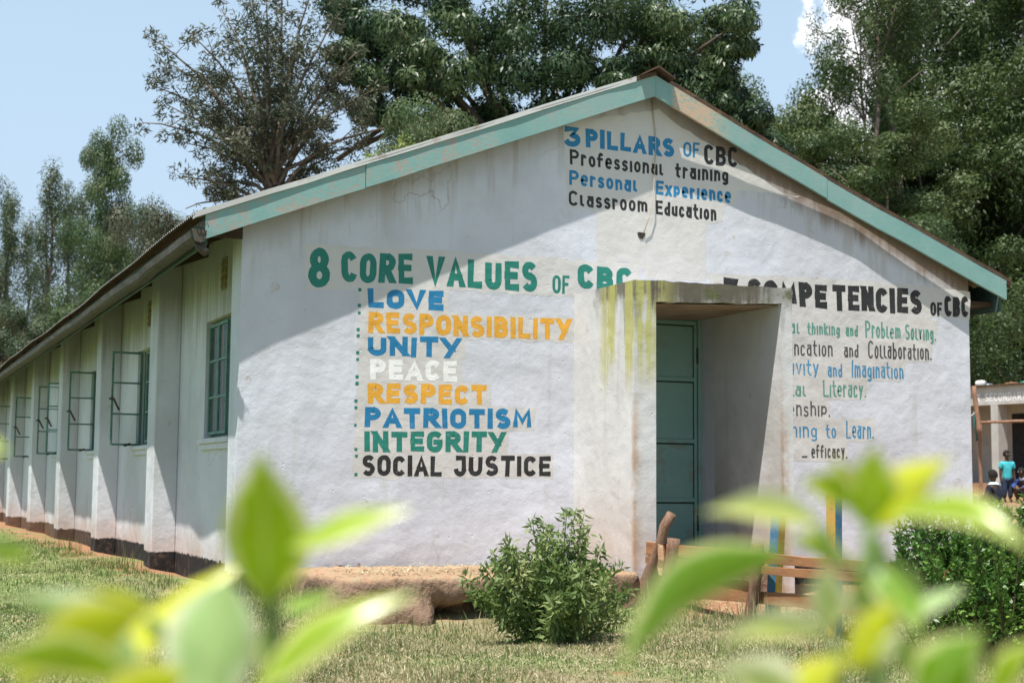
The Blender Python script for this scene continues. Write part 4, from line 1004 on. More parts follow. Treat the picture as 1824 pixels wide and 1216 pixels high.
lz0, lz1 = ZT-.47, ZT-.20
wl_ = [('R', .045, .10, lz1, lz0, .23, lz1, lz0), ('SECONDARY', .045, .42, lz1, lz0, 1.98, lz1, lz0)]
TXT['far_white'] = paint('far white lettering', (.78,.78,.78), None, .1)
o = lettering('painted_lettering', wl_, 'far_white', -.0045, HS, placer=hp)
def bundle(name, px, py, depth, w_, h_, mt, label, cat, seed):
    c = at(px, py, depth); r = random.Random(seed); mb = MB(); n, k = 14, 7
    for i in range(k+1):
        ph = math.pi*i/k
        for j in range(n):
            th = 2*math.pi*j/n; q = 1+.18*math.sin(3*th+seed)+r.uniform(-.08, .08)
            sx, sz = math.sin(ph)**.6, math.copysign(abs(math.cos(ph))**.7, math.cos(ph))
            mb.v.append((w_/2*q*sx*math.cos(th), w_/2.4*q*sx*math.sin(th), h_/2*(1+sz)*(.9+.1*q)))
    for i in range(k):
        for j in range(n): j2 = (j+1) % n; mb.f.append((i*n+j, (i+1)*n+j, (i+1)*n+j2, i*n+j2))
    o = mb.build(name, mt, None, True); o.location = (c.x, c.y, ZT+.05); tag(o, label, cat); return o
bundle('sack', 1748, 684, 46.6, .36, .22, cloth('white sacking', (.75,.75,.73)), 'white bundled sack lying on the far roof edge', 'sack', 1)
bundle('rubble_heap', 1803, 683, 46.2, .45, .14, M['brickrubble'], 'brown heap of rubble on the far roof edge', 'heap', 2)
bundle('folded_tarp', 1829, 683, 46.2, .5, .18, cloth('green tarp cloth', (.05,.32,.24)), 'green folded tarp on the far roof edge at the right border', 'tarp', 3)
bundle('grey_bag', 1762, 684, 46.8, .26, .13, cloth('blue grey cloth', (.42,.48,.54)), 'small blue grey bag beside the white sack on the far roof', 'bag', 4)

# pole frame in the yard
def pole(parent, name, P, r, mt='pole'):
    mb = MB(); rp = random.Random(len(name)*3+len(P)); K = 8; Q_ = []
    for i in range(K):
        t = i/(K-1)*(len(P)-1); a = int(min(t, len(P)-2)); Q_.append(P[a].lerp(P[a+1], t-a)+Vector((rp.uniform(-.012, .012), rp.uniform(-.012, .012), rp.uniform(-.012, .012)))-parent.location)
    mb.tube(Q_, r, 8, True, .08, rp); return mb.build(name, M[mt], parent, True)
pf0 = at(1748, 908, 33); pf0.z = float(gz(pf0.x, pf0.y)); PF = empty('pole_frame', pf0); tag(PF, 'rustic frame of peeled poles standing in the yard by the far school block', 'pole frame')
pt = at(1747, 752, 33); pole(PF, 'upright', [pf0+Vector((0,0,-.15)), Vector((pf0.x, pf0.y, pt.z+.05))], .042)
pe = at(1900, 744, 32.6); pole(PF, 'crossbar', [Vector((pf0.x-.1, pf0.y-.1, pt.z)), Vector((pe.x, pe.y, pt.z+.04))], .034)
p2 = Vector((pe.x, pe.y, float(gz(pe.x, pe.y))-.15)); pole(PF, 'upright', [p2, Vector((pe.x, pe.y, pt.z+.12))], .042)
q1 = at(1735, 688, 33.1); q2 = at(1745, 775, 32.9); pole(PF, 'leaning_pole', [q2, q1], .05)
pole(PF, 'tie_rope', [at(1727, 742, 33), at(1743, 732, 33)], .015, 'cord')
hg = MB(); hb0 = at(1739, 752, 33.3); r = random.Random(5)
for i in range(7):
    z = hb0.z+.25-i*.11
    for j in range(4): hg.v.append((hb0.x-.09+.05*j+r.uniform(-.02, .02)+.01*i, hb0.y+.04*math.sin(j*2+i), z))
for i in range(6):
    for j in range(3): hg.f.append((i*4+j, i*4+j+1, i*4+j+5, i*4+j+4))
o = hg.build('hanging_cloth', cloth('turquoise cloth', (.05,.17,.18)), None, True); tag(o, 'turquoise rag hanging from the peeled pole frame', 'cloth')
sm = o.modifiers.new('thick', 'SOLIDIFY'); sm.thickness = .01

# ------------------------------------------------------------------ children in the yard
M['skin'] = rough_mat('dark brown skin', [(.055,.030,.020),(.075,.042,.028)], 6, .05, .004, .5)
M['hair'] = rough_mat('short black hair', [(.010,.009,.009),(.018,.016,.015)], 60, .5, .01, .9)
def skinned(name, verts, edges, mt, parent, sub=2):
    """verts: (x,y,z,rx,ry)"""
    me = bpy.data.meshes.new(name); me.from_pydata([v[:3] for v in verts], edges, []); me.update()
    o = link(name, me, mt, parent); sk = o.modifiers.new('skin', 'SKIN'); sk.use_smooth_shade = True
    for i, v in enumerate(verts): me.skin_vertices[0].data[i].radius = (v[3], v[4] if len(v) > 4 else v[3]); me.skin_vertices[0].data[i].use_root = (i == 0)
    s = o.modifiers.new('sub', 'SUBSURF'); s.levels = sub; s.render_levels = sub; return o
def head_bits(root, c, face, s=1.0):
    """hair cap, ears, nose on a head centred at c, looking along face (unit, horizontal)"""
    f = Vector(face).normalized(); sd = Vector((f.y, -f.x, 0)); mb = MB(); n, k = 16, 7
    for i in range(k+1):
        ph = math.radians(4)+math.radians(88)*i/k
        for j in range(n):
            th = 2*math.pi*j/n; back = -math.cos(th); q = .094*s; ph2 = ph*(1.0 if back < -.3 else 1.22)*(.80 if math.cos(th) > .5 else 1)
            v = f*(math.cos(th)*math.sin(ph2)*q*1.02)+sd*(math.sin(th)*math.sin(ph2)*q*.9)+Vector((0,0,math.cos(ph2)*q*1.14)); mb.v.append(tuple(c+v))
    for i in range(k):
        for j in range(n): j2 = (j+1) % n; mb.f.append((i*n+j, (i+1)*n+j, (i+1)*n+j2, i*n+j2))
    mb.f.append(tuple(range(n-1, -1, -1))); mb.build('hair', M['hair'], root, True)
    fe = MB()
    for sg in (-1, 1): fe.tube([c+sd*(.034*s*sg)+f*.078*s+Vector((0,0,.008)), c+sd*(.034*s*sg)+f*.087*s+Vector((0,0,.008))], [.013*s, .008*s], 8)
    fe.build('eyes', cloth('eye white', (.55,.5,.46)), root, True)
def person(loc, rz, label): o = empty('person', loc, rz); tag(o, label, 'child'); return o
def standing():
    p = at(1795, 896, 34); z = float(gz(p.x, p.y)); root = person((p.x, p.y, z), math.radians(-20), 'child standing in a turquoise shirt and dark trousers with a pale side stripe, far right'); s = 1.0
    V_ = [(0,0,.56,.095,.075),(0,0,.72,.085,.07),(0,0,.87,.10,.07),(0,0,.945,.04,.04),(0,0,1.0,.038,.04),(0,-.008,1.06,.078,.085),(0,-.004,1.12,.075,.08),
          (.12,0,.885,.042),(.155,0,.72,.036),(.165,-.03,.56,.028),(.165,-.045,.49,.024),(-.12,0,.885,.042),(-.155,0,.72,.036),(-.165,-.03,.56,.028),(-.165,-.045,.49,.024),
          (.06,0,.48,.066),(.065,-.01,.28,.048),(.065,.01,.07,.034),(.068,-.07,.03,.030),(-.06,0,.48,.066),(-.065,-.01,.28,.048),(-.07,.01,.07,.034),(-.075,-.07,.03,.030),(0,-.085,1.05,.016),
          (.165,-.06,.45,.012),(.155,-.07,.455,.009),(.175,-.05,.44,.011),(-.165,-.06,.45,.012),(-.155,-.07,.455,.009)]
    E_ = [(0,1),(1,2),(2,3),(3,4),(4,5),(5,6),(2,7),(7,8),(8,9),(9,10),(2,11),(11,12),(12,13),(13,14),(0,15),(15,16),(16,17),(17,18),(0,19),(19,20),(20,21),(21,22),(5,23),(10,24),(10,25),(10,26),(14,27),(14,28)]
    skinned('body', V_, E_, M['skin'], root)
    skinned('shirt', [(0,0,.47,.12,.10),(0,0,.72,.115,.092),(0,0,.88,.118,.085),(0,0,.925,.06,.055),(.13,0,.885,.062),(.158,0,.75,.056),(-.13,0,.885,.062),(-.158,0,.75,.056)], [(0,1),(1,2),(2,3),(2,4),(4,5),(2,6),(6,7)], cloth('turquoise shirt cloth', (.06,.46,.52)), root)
    skinned('trousers', [(0,0,.62,.11,.09),(.066,0,.47,.082),(.068,-.01,.28,.066),(.07,.01,.09,.056),(-.066,0,.47,.082),(-.07,-.01,.28,.066),(-.072,.01,.09,.056)], [(0,1),(1,2),(2,3),(0,4),(4,5),(5,6)], cloth('navy trouser cloth', (.03,.045,.09)), root)
    mb = MB(); mb.tube([(-.157,0,.46),(-.142,-.012,.28),(-.134,.01,.09)], .016, 6); mb.build('side_stripe', cloth('pale blue stripe', (.35,.5,.62)), root, True)
    head_bits(root, Vector((0,-.004,1.09)), (0,-1,0)); return root
standing()
def seated():
    p = at(1772, 893, 27); z = float(gz(p.x, p.y)); root = person((p.x, p.y, z), math.radians(200), 'child seated in a dark navy sweater with a pale collar, seen from behind')
    V_ = [(0,0,.11,.12,.10),(0,.02,.26,.105,.08),(0,.0,.42,.125,.08),(0,-.015,.50,.042),(0,-.02,.55,.042),(0,-.03,.625,.085,.09),(0,-.03,.68,.078,.085),
          (.15,-.01,.43,.048),(.19,-.05,.27,.042),(.15,-.20,.20,.034),(.12,-.26,.20,.026),(-.15,-.01,.43,.048),(-.19,-.05,.27,.042),(-.15,-.20,.20,.034),(-.12,-.26,.20,.026),
          (.10,-.13,.13,.07),(.16,-.36,.22,.055),(.12,-.50,.05,.04),(-.10,-.13,.13,.07),(-.16,-.36,.22,.055),(-.12,-.50,.05,.04),(.12,-.57,.03,.03),(-.12,-.57,.03,.03)]
    E_ = [(0,1),(1,2),(2,3),(3,4),(4,5),(5,6),(2,7),(7,8),(8,9),(9,10),(2,11),(11,12),(12,13),(13,14),(0,15),(15,16),(16,17),(0,18),(18,19),(19,20),(17,21),(20,22)]
    skinned('body', V_, E_, M['skin'], root)
    skinned('sweater', [(0,.01,.12,.15,.125),(0,.02,.26,.14,.11),(0,0,.43,.145,.10),(0,-.01,.48,.07),(.16,-.01,.43,.066),(.195,-.05,.27,.06),(.155,-.19,.205,.046),(-.16,-.01,.43,.066),(-.195,-.05,.27,.06),(-.155,-.19,.205,.046)], [(0,1),(1,2),(2,3),(2,4),(4,5),(5,6),(2,7),(7,8),(8,9)], cloth('navy sweater wool', (.016,.02,.038)), root)
    mb = MB()
    for k in range(14):
        a = 2*math.pi*k/14; a2 = 2*math.pi*(k+1)/14; n = len(mb.v)
        mb.v += [(.062*math.cos(a), -.015+.062*math.sin(a), .525), (.062*math.cos(a2), -.015+.062*math.sin(a2), .525), (.125*math.cos(a2), -.01+.10*math.sin(a2), .485), (.125*math.cos(a), -.01+.10*math.sin(a), .485)]; mb.f.append((n,n+1,n+2,n+3))
    mb.build('collar', cloth('pale blue collar', (.55,.68,.74)), root)
    skinned('shirt_tail', [(-.16,.04,.05,.05,.07),(0,.07,.055,.06,.07),(.16,.04,.05,.05,.07)], [(0,1),(1,2)], cloth('white shirt tail', (.74,.78,.8)), root)
    skinned('trousers', [(0,0,.09,.13,.11),(.10,-.13,.13,.085),(.16,-.36,.22,.07),(.125,-.48,.08,.055),(-.10,-.13,.13,.085),(-.16,-.36,.22,.07),(-.125,-.48,.08,.055)], [(0,1),(1,2),(2,3),(0,4),(4,5),(5,6)], cloth('grey school trousers', (.09,.09,.10)), root)
    head_bits(root, Vector((0,-.03,.65)), (0,-1,0)); return root
seated()
def crouching():
    p = at(1824, 884, 34); z = float(gz(p.x, p.y)); root = person((p.x, p.y, z), math.radians(-65), 'child crouching in a blue sweater and dark shorts at the right edge of the yard')
    V_ = [(0,.06,.20,.10,.09),(0,.03,.33,.095,.075),(0,-.05,.46,.11,.075),(0,-.085,.53,.04),(0,-.10,.565,.04),(0,-.125,.64,.082,.086),(0,-.125,.69,.076,.08),
          (.14,-.06,.45,.046),(.16,-.20,.35,.038),(.08,-.33,.30,.03),(.05,-.38,.29,.025),(-.14,-.06,.45,.046),(-.16,-.20,.35,.038),(-.08,-.33,.30,.03),(-.05,-.38,.29,.025),
          (.09,-.02,.17,.07),(.12,-.26,.27,.058),(.10,-.10,.06,.042),(.10,-.20,.03,.032),(-.09,-.02,.17,.07),(-.12,-.26,.27,.058),(-.10,-.10,.06,.042),(-.10,-.20,.03,.032)]
    E_ = [(0,1),(1,2),(2,3),(3,4),(4,5),(5,6),(2,7),(7,8),(8,9),(9,10),(2,11),(11,12),(12,13),(13,14),(0,15),(15,16),(16,17),(17,18),(0,19),(19,20),(20,21),(21,22)]
    skinned('body', V_, E_, M['skin'], root)
    skinned('sweater', [(0,.05,.22,.125,.11),(0,.03,.34,.12,.095),(0,-.05,.46,.13,.092),(0,-.08,.51,.06),(.15,-.06,.45,.062),(.165,-.2,.355,.054),(.09,-.32,.305,.04),(-.15,-.06,.45,.062),(-.165,-.2,.355,.054),(-.09,-.32,.305,.04)], [(0,1),(1,2),(2,3),(2,4),(4,5),(5,6),(2,7),(7,8),(8,9)], cloth('blue sweater wool', (.035,.08,.28)), root)
    mb = MB(); mb.tube([(0,-.05,.535),(0,-.09,.515),(0,-.12,.535)], [.05,.075,.05], 10); mb.build('collar', cloth('white collar', (.7,.74,.8)), root, True)
    skinned('shorts', [(0,.06,.19,.115,.10),(.09,-.02,.175,.084),(.118,-.22,.255,.072),(-.09,-.02,.175,.084),(-.118,-.22,.255,.072)], [(0,1),(1,2),(0,3),(3,4)], cloth('dark shorts cloth', (.02,.022,.03)), root)
    head_bits(root, Vector((0,-.125,.665)), (0,-1,0)); return root
crouching()

# red roofed building beyond the far end of the block
rb = empty('red_roofed_building', (at(-60, 700, 52).x, at(-60, 700, 52).y, 0), math.radians(-28)); tag(rb, 'small building with a faded red roof past the far end of the classroom block', 'building')
M['redroof'] = rough_mat('faded red roof sheet', [(.50,.16,.17),(.42,.12,.13)], 2, .1)
zr = at(0, 628, 52).z; ze = at(0, 662, 52).z-.25
MB().box((-5, -2.5, -.5), (5, 2.5, ze)).build('wall', M['far_wall'], rb)
b = MB(); K = 60; n = K+1
for i in range(n):
    x = -5.4+10.8*i/K; w_ = .03*(i % 2); b.v += [(x, -3.0, ze-.1+w_), (x, 0, zr+w_), (x, 3.0, ze-.1+w_)]
    if i: a_ = 3*(i-1); b.f += [(a_, a_+3, a_+4, a_+1), (a_+1, a_+4, a_+5, a_+2)]
rf = b.build('roof', M['redroof'], rb); mo = rf.modifiers.new('t', 'SOLIDIFY'); mo.thickness = .03
MB().tube([(-5.4, 0, zr+.05), (5.4, 0, zr+.05)], .09, 8).build('ridge_cap', cloth('pale ridge sheet', (.6,.52,.5)), rf)
MB().box((-1.5, -2.53, .8), (-.5, -2.505, 1.9)).build('window', M['dark_open'], rb)

# ------------------------------------------------------------------ trees
def clump_leaves(C, R, n, L, W, droop, rnd, out=.8):
    """C (k,3) clump centres, R (k,3) radii -> leaf mesh arrays"""
    k = len(C); idx = np.repeat(np.arange(k), n); idx = idx[rnd.uniform(0, 1, len(idx)) < 1]; N = len(idx)
    u = rnd.normal(0, 1, (N, 3)); u /= np.linalg.norm(u, axis=1)[:, None]; rad = rnd.uniform(.1, 1, N)**.40
    p = C[idx]+u*R[idx]*rad[:, None]
    d = u*out+np.array([0, 0, -droop])+rnd.normal(0, .45, (N, 3))
    return leaves(p, d, rnd.uniform(.6, 1.3, N)*L, rnd.uniform(.7, 1.25, N)*W, .15, rnd, u*np.array([1, 1, 1.15])+rnd.normal(0, .30, (N, 3)))
def mesh_tree(seed, h, kind):
    """returns (trunk mesh, crown mesh) for a tree of height h standing at the origin"""
    rnd = np.random.default_rng(seed); mb = MB()
    K = 9; tr = np.zeros((K, 3)); tr[:, 2] = np.linspace(0, h*.97, K); lean = rnd.normal(0, .035*h, 2)
    tr[:, :2] = np.cumsum(rnd.normal(0, .010*h, (K, 2)), 0)+np.linspace(0, 1, K)[:, None]**1.4*lean; tr[0, :2] = 0
    mb.tube([tuple(q) for q in tr], list(np.linspace(.013*h, .0018*h, K)), 7)
    C, R = [], []
    P = dict(gum=dict(nb=22, t0=.28, up=(.45, 1.15), L=(.07, .21), cl=2, r=(.042, .072), zr=1.25),
             topgum=dict(nb=15, t0=.74, up=(.45, 1.2), L=(.05, .115), cl=2, r=(.026, .046), zr=1.3),
             slim=dict(nb=20, t0=.20, up=(.85, 1.3), L=(.07, .13), cl=3, r=(.022, .038), zr=1.9),
             broad=dict(nb=24, t0=.22, up=(.15, .9), L=(.12, .29), cl=2, r=(.055, .10), zr=.8),
             low=dict(nb=20, t0=.05, up=(.1, .9), L=(.12, .32), cl=2, r=(.08, .14), zr=.8))[kind]
    for i in range(P['nb']):
        t = P['t0']+(1-P['t0'])*(i+rnd.uniform(0, 1))/P['nb']; f = t*(K-1); a = min(int(f), K-2); b0 = tr[a]+(tr[a+1]-tr[a])*(f-a)
        az = rnd.uniform(0, 2*np.pi); up = rnd.uniform(*P['up']); prof = (1-t)**.75*.9+.12
        if kind in ('broad', 'low'): prof = math.sqrt(max(.03, 1-(2*t-1.0)**2))
        prof = 1 if kind == 'topgum' else prof; ln = h*rnd.uniform(*P['L'])*1.25*prof+.02*h
        dv = np.array([math.cos(az)*math.cos(up), math.sin(az)*math.cos(up), math.sin(up)]); e = b0+dv*ln; mid = b0+dv*ln*.5+np.array([0, 0, -.03*ln]); 
        mb.tube([tuple(b0), tuple(mid), tuple(e)], [.0042*h*(1-t*.6), .003*h*(1-t*.6), .001*h], 5)
        for s in np.linspace(.45 if P['cl'] < 3 else .35, 1.05, P['cl']):
            c = b0+dv*ln*s+rnd.normal(0, .018*h, 3); r = h*rnd.uniform(*P['r'])*(.75+.5*(1-t)); C.append(c); R.append((r, r, r*P['zr']))
    C.append(tr[-1]+np.array([0, 0, .01*h])); R.append((.022*h, .022*h, .05*h))
    C, R = np.array(C), np.array(R)
    per = dict(topgum=300, gum=620, slim=150, broad=950, low=1200)[kind]
    L, W = dict(topgum=(.0085, .0026), gum=(.0105, .0032), slim=(.0105, .0032), broad=(.0098, .0052), low=(.012, .0065))[kind]
    V, Q = clump_leaves(C, R, per, L*h, W*h, .55 if kind in ('gum', 'slim', 'topgum') else .25, rnd)
    return mb.mesh('trunk'), np_mesh('crown', V, Q)
PROTO = {}
def tree(name, loc, h, kind, var, leafm, barkm, label, group, rz=0.0, sx=1.0):
    key = (kind, var, leafm)
    if key not in PROTO:
        t, c = mesh_tree(100+var*7+len(kind), 10.0, kind); t.materials.append(M[barkm]); c.materials.append(M[leafm])
        for p_ in (t,): p_.polygons.foreach_set('use_smooth', [True]*len(p_.polygons))
        PROTO[key] = (t, c)
    t, c = PROTO[key]; root = empty(name, loc, rz); root.scale = (h/10*sx, h/10*sx, h/10); tag(root, label, 'tree', group)
    for nm, me in (('trunk', t), ('crown', c)):
        o = bpy.data.objects.new(nm, me); COL.objects.link(o); o.parent = root
    return root
def stand(px, top, depth, kind, var, leafm, barkm, name, label, group, rz=0.0, sx=1.0, zg=None):
    p = at(px, top, depth); z = float(gz(p.x, p.y)) if zg is None else zg
    return tree(name, (p.x, p.y, z-.1), p.z-z, kind, var, leafm, barkm, label, group, rz, sx)
# row of slim gums behind the left eave
LG = 'slim gum trees in the row beyond the left eave'
for i, (px, top, dp, v, lab) in enumerate([
    (-14, 352, 60, 0, 'slim gum tree cut by the left border of the photo'), (18, 338, 62, 1, 'thin pale gum second in from the left border'), (78, 298, 58, 2, 'tallest slim gum of the left row, forked against the sky'),
    (104, 362, 63, 0, 'short slim gum just right of the tallest forked one'), (133, 336, 60, 1, 'wispy gum between the forked gum and the broad leafed tree'), (160, 334, 64, 2, 'faint slim gum close left of the broad leafed tree'),
    (48, 388, 66, 2, 'low far gum left of the tallest forked one')]):
    stand(px, top, dp, 'slim', v, 'leaf_gum', 'barkpale', 'gum_tree', lab, LG, i*1.3, 1.1 if i == 2 else .95)
LB = 'bushy trees below the left gum row'
for i, (px, top, dp, kd, v, lm, lab) in enumerate([
    (236, 256, 46, 'broad', 1, 'leaf_broad', 'broad leafed green tree rising just left of the thorny fan shaped tree'), (215, 420, 48, 'low', 1, 'leaf_broad', 'bushy tree with beige tufts under the broad leafed tree'),
    (285, 405, 44, 'low', 0, 'leaf_broad', 'low leafy tree just above the corner of the left eave'), (60, 555, 50, 'low', 2, 'leaf_gum', 'dark low tree at the foot of the tallest forked gum'),
    (-5, 565, 52, 'low', 0, 'leaf_gum', 'dark low tree at the left border above the red roof'), (135, 545, 46, 'low', 1, 'leaf_broad', 'bright low tree over the middle of the left roof edge'),
    (325, 385, 40, 'low', 2, 'leaf_thorn', 'grey green low tree under the left side of the thorny fan shaped tree')]):
    stand(px, top, dp, kd, v, lm, 'bark', 'leafy_tree', lab, LB, i*2.1, .50 if kd == 'broad' else (.95 if top > 500 else .62))
# fan shaped thorny tree
def fan_tree():
    rnd = np.random.default_rng(5); D = 27.0; f0 = at(487, 335, D); g = at(490, 800, D); g.z = float(gz(g.x, g.y)); root = empty('thorny_tree', g)
    tag(root, 'thorny fan shaped tree with many thin upright branches and sparse grey green leaves', 'tree')
    mb = MB(); mb.tube([Vector((0,0,-.1)), (f0-g)*.5+Vector((.05,.1,0)), f0-g], [.26, .22, .20], 10)
    C, R = [], []
    ends = [(258,62,0),(262,148,.4),(252,214,-.3),(282,105,.8),(345,62,-.6),(395,14,.5),(440,-20,0),(500,-30,.9),(560,-30,-.5),(605,20,.4),(640,90,-.2),(665,160,.7),(735,222,0),(640,265,.5),(330,255,.6),(325,318,-.5),(330,372,.3),
            (560,345,.3),(300,190,-.8),(375,130,.9),(430,90,-1.0),(480,60,1.2),(530,80,-1.1),(575,120,.8),(610,190,-.7),(420,190,.6),(390,240,-.9),(460,150,1.3),(520,170,-1.3),(560,220,1.0),(380,330,.2),(440,250,-.5),(500,230,.4),(355,180,.2),(590,280,.2),(470,0,-.9),(545,20,.6),(620,130,.3)]
    for (px, py, dz) in ends:
        e = np.array(at(px, py, D+dz*1.2)-g); b0 = np.array(f0-g)+rnd.normal(0, .08, 3); 
        if py > 240: b0 = b0-np.array([0, 0, rnd.uniform(.1, .5)])
        mid = b0*.5+e*.5; mid[2] += .18*np.linalg.norm(e-b0); mid[:2] = b0[:2]*.62+e[:2]*.38; mid += rnd.normal(0, .08, 3)
        t = np.linspace(0, 1, 9)[:, None]; P = (1-t)**2*b0+2*t*(1-t)*mid+t*t*e; P += rnd.normal(0, .018, P.shape)
        mb.tube([tuple(q) for q in P], list(np.linspace(.05, .008, 9)), 5)
        for s in np.linspace(.34, 1.0, 8):
            c = (1-s)**2*b0+2*s*(1-s)*mid+s*s*e; C.append(c+rnd.normal(0, .12, 3)); r = rnd.uniform(.12, .26); R.append((r, r, r*.85))
        for s in (.55, .8):           # twigs
            c = (1-s)**2*b0+2*s*(1-s)*mid+s*s*e; q = c+np.append(rnd.normal(0, .32, 2), rnd.uniform(.1, .5)); mb.tube([tuple(c), tuple(q)], [.012, .004], 4); C.append(q); R.append((.17, .17, .15))
    C, R = np.array(C), np.array(R); V, Q = clump_leaves(C, R, 62, .125, .030, .1, rnd)
    link('crown', np_mesh('crown', V, Q), M['leaf_thorn'], root); mb.build('trunk', M['bark'], root, True)
fan_tree()
# the big dark tree behind the ridge
def big_tree():
    rnd = np.random.default_rng(9); D = 30.0; g = at(985, 800, D); g.z = float(gz(g.x, g.y)); root = empty('large_dark_tree', g)
    tag(root, 'large dark spreading tree with drooping leaf sprays, directly behind the ridge', 'tree')
    cl = [(640,60,62),(690,40,70),(740,70,75),(800,40,80),(860,60,80),(930,40,85),(1000,40,85),(1070,20,80),(1140,30,80),(1210,40,75),(1265,80,70),(1290,140,60),(1295,30,55),(1240,150,62),(1330,220,55),(1270,215,60),(1180,170,52),(1130,190,42),
          (640,130,55),(690,120,60),(660,190,40),(710,205,34),(760,150,62),(820,130,78),(890,130,80),(960,120,78),(1030,100,72),(1090,130,46),(800,215,58),(850,240,50),(900,210,64),(950,230,55),(1000,190,60),(1045,190,48),(1080,235,42),(1010,250,48),(905,270,44),(840,285,38),
          (780,275,36),(1220,230,50),(610,20,52),(1150,100,50),(1205,110,55),(700,-40,80),(820,-50,95),(960,-60,110),(1100,-60,105),(1230,-40,85),(620,90,40),(1310,180,40),(1330,270,50),(1375,260,45),(1180,265,40),(1130,255,36),(745,105,55),(1310,75,42)]
    C, R, mb = [], [], MB(); top = at(960, 330, D)-g; mb.tube([Vector((0,0,-.1)), top*.5+Vector((.1,0,0)), top], [.45, .38, .32], 12)
    for (px, py, r) in cl:
        for q in range(4):
            dz = rnd.uniform(-1, 1)*1.9; rr_ = r/2646*D*rnd.uniform(.46, .74)
            a = rnd.uniform(0, 6.28); o_ = r*.50*(q > 0)
            c = np.array(at(px+o_*math.cos(a), py+o_*.7*math.sin(a), D+dz)-g); C.append(c); R.append((rr_, rr_, rr_*.72))
        if rnd.uniform() < .75:
            b0 = np.array(top)*rnd.uniform(.86, 1.0); mid = b0*.45+c*.55; mid[2] += rnd.uniform(.1, .6)
            t = np.linspace(0, 1, 6)[:, None]; P = (1-t)**2*b0+2*t*(1-t)*mid+t*t*c; P[1:-1] += rnd.normal(0, .05, (4, 3)); mb.tube([tuple(v) for v in P], list(np.linspace(.11, .02, 6)), 6)
    for pts in ([(1060,300),(1095,205),(1100,120)],[(1060,300),(1085,128),(1112,70)],[(1080,135),(1125,115)],[(640,262),(760,205),(860,190)],[(600,285),(700,215),(745,205)]):
        mb.tube([at(x, y, D-.5)-g for x, y in pts], list(np.linspace(.055, .03, len(pts))), 6)
    C, R = np.array(C), np.array(R); V, Q = clump_leaves(C, R, 560, .145, .044, .8, rnd, .7)
    link('crown', np_mesh('crown', V, Q), M['leaf_dark'], root); mb.build('trunk', M['bark_dark'], root, True)
big_tree()
stand(765, 205, 24, 'broad', 3, 'leaf_broad', 'bark', 'leafy_tree', 'small leafy tree peeping over the left roof slope below the large dark tree', None, .4, .75)
# lime sprigs behind the left roof slope
SP = empty('lime_sprig', at(665, 330, 19)); tag(SP, 'lime yellow sprig of young leaves showing over the left roof slope', 'plant'); rnd = np.random.default_rng(3)
C = np.array([at(665, 278, 19)-SP.location, at(655, 290, 19)-SP.location, at(680, 285, 19)-SP.location, at(712, 262, 19)-SP.location, at(722, 255, 19.2)-SP.location]); V, Q = clump_leaves(C, np.full((5, 3), .10), 40, .09, .028, .4, rnd)
link('foliage', np_mesh('foliage', V, Q), M['leaf_lime'], SP); MB().tube([Vector((0,0,-3.2)), Vector((0,0,-.2)), tuple(C[0])], [.03, .015, .006], 6).build('stem', M['bark'], SP); MB().tube([Vector((0,0,-.4)), tuple(C[3])], [.012, .005], 6).build('stem', M['bark'], SP)
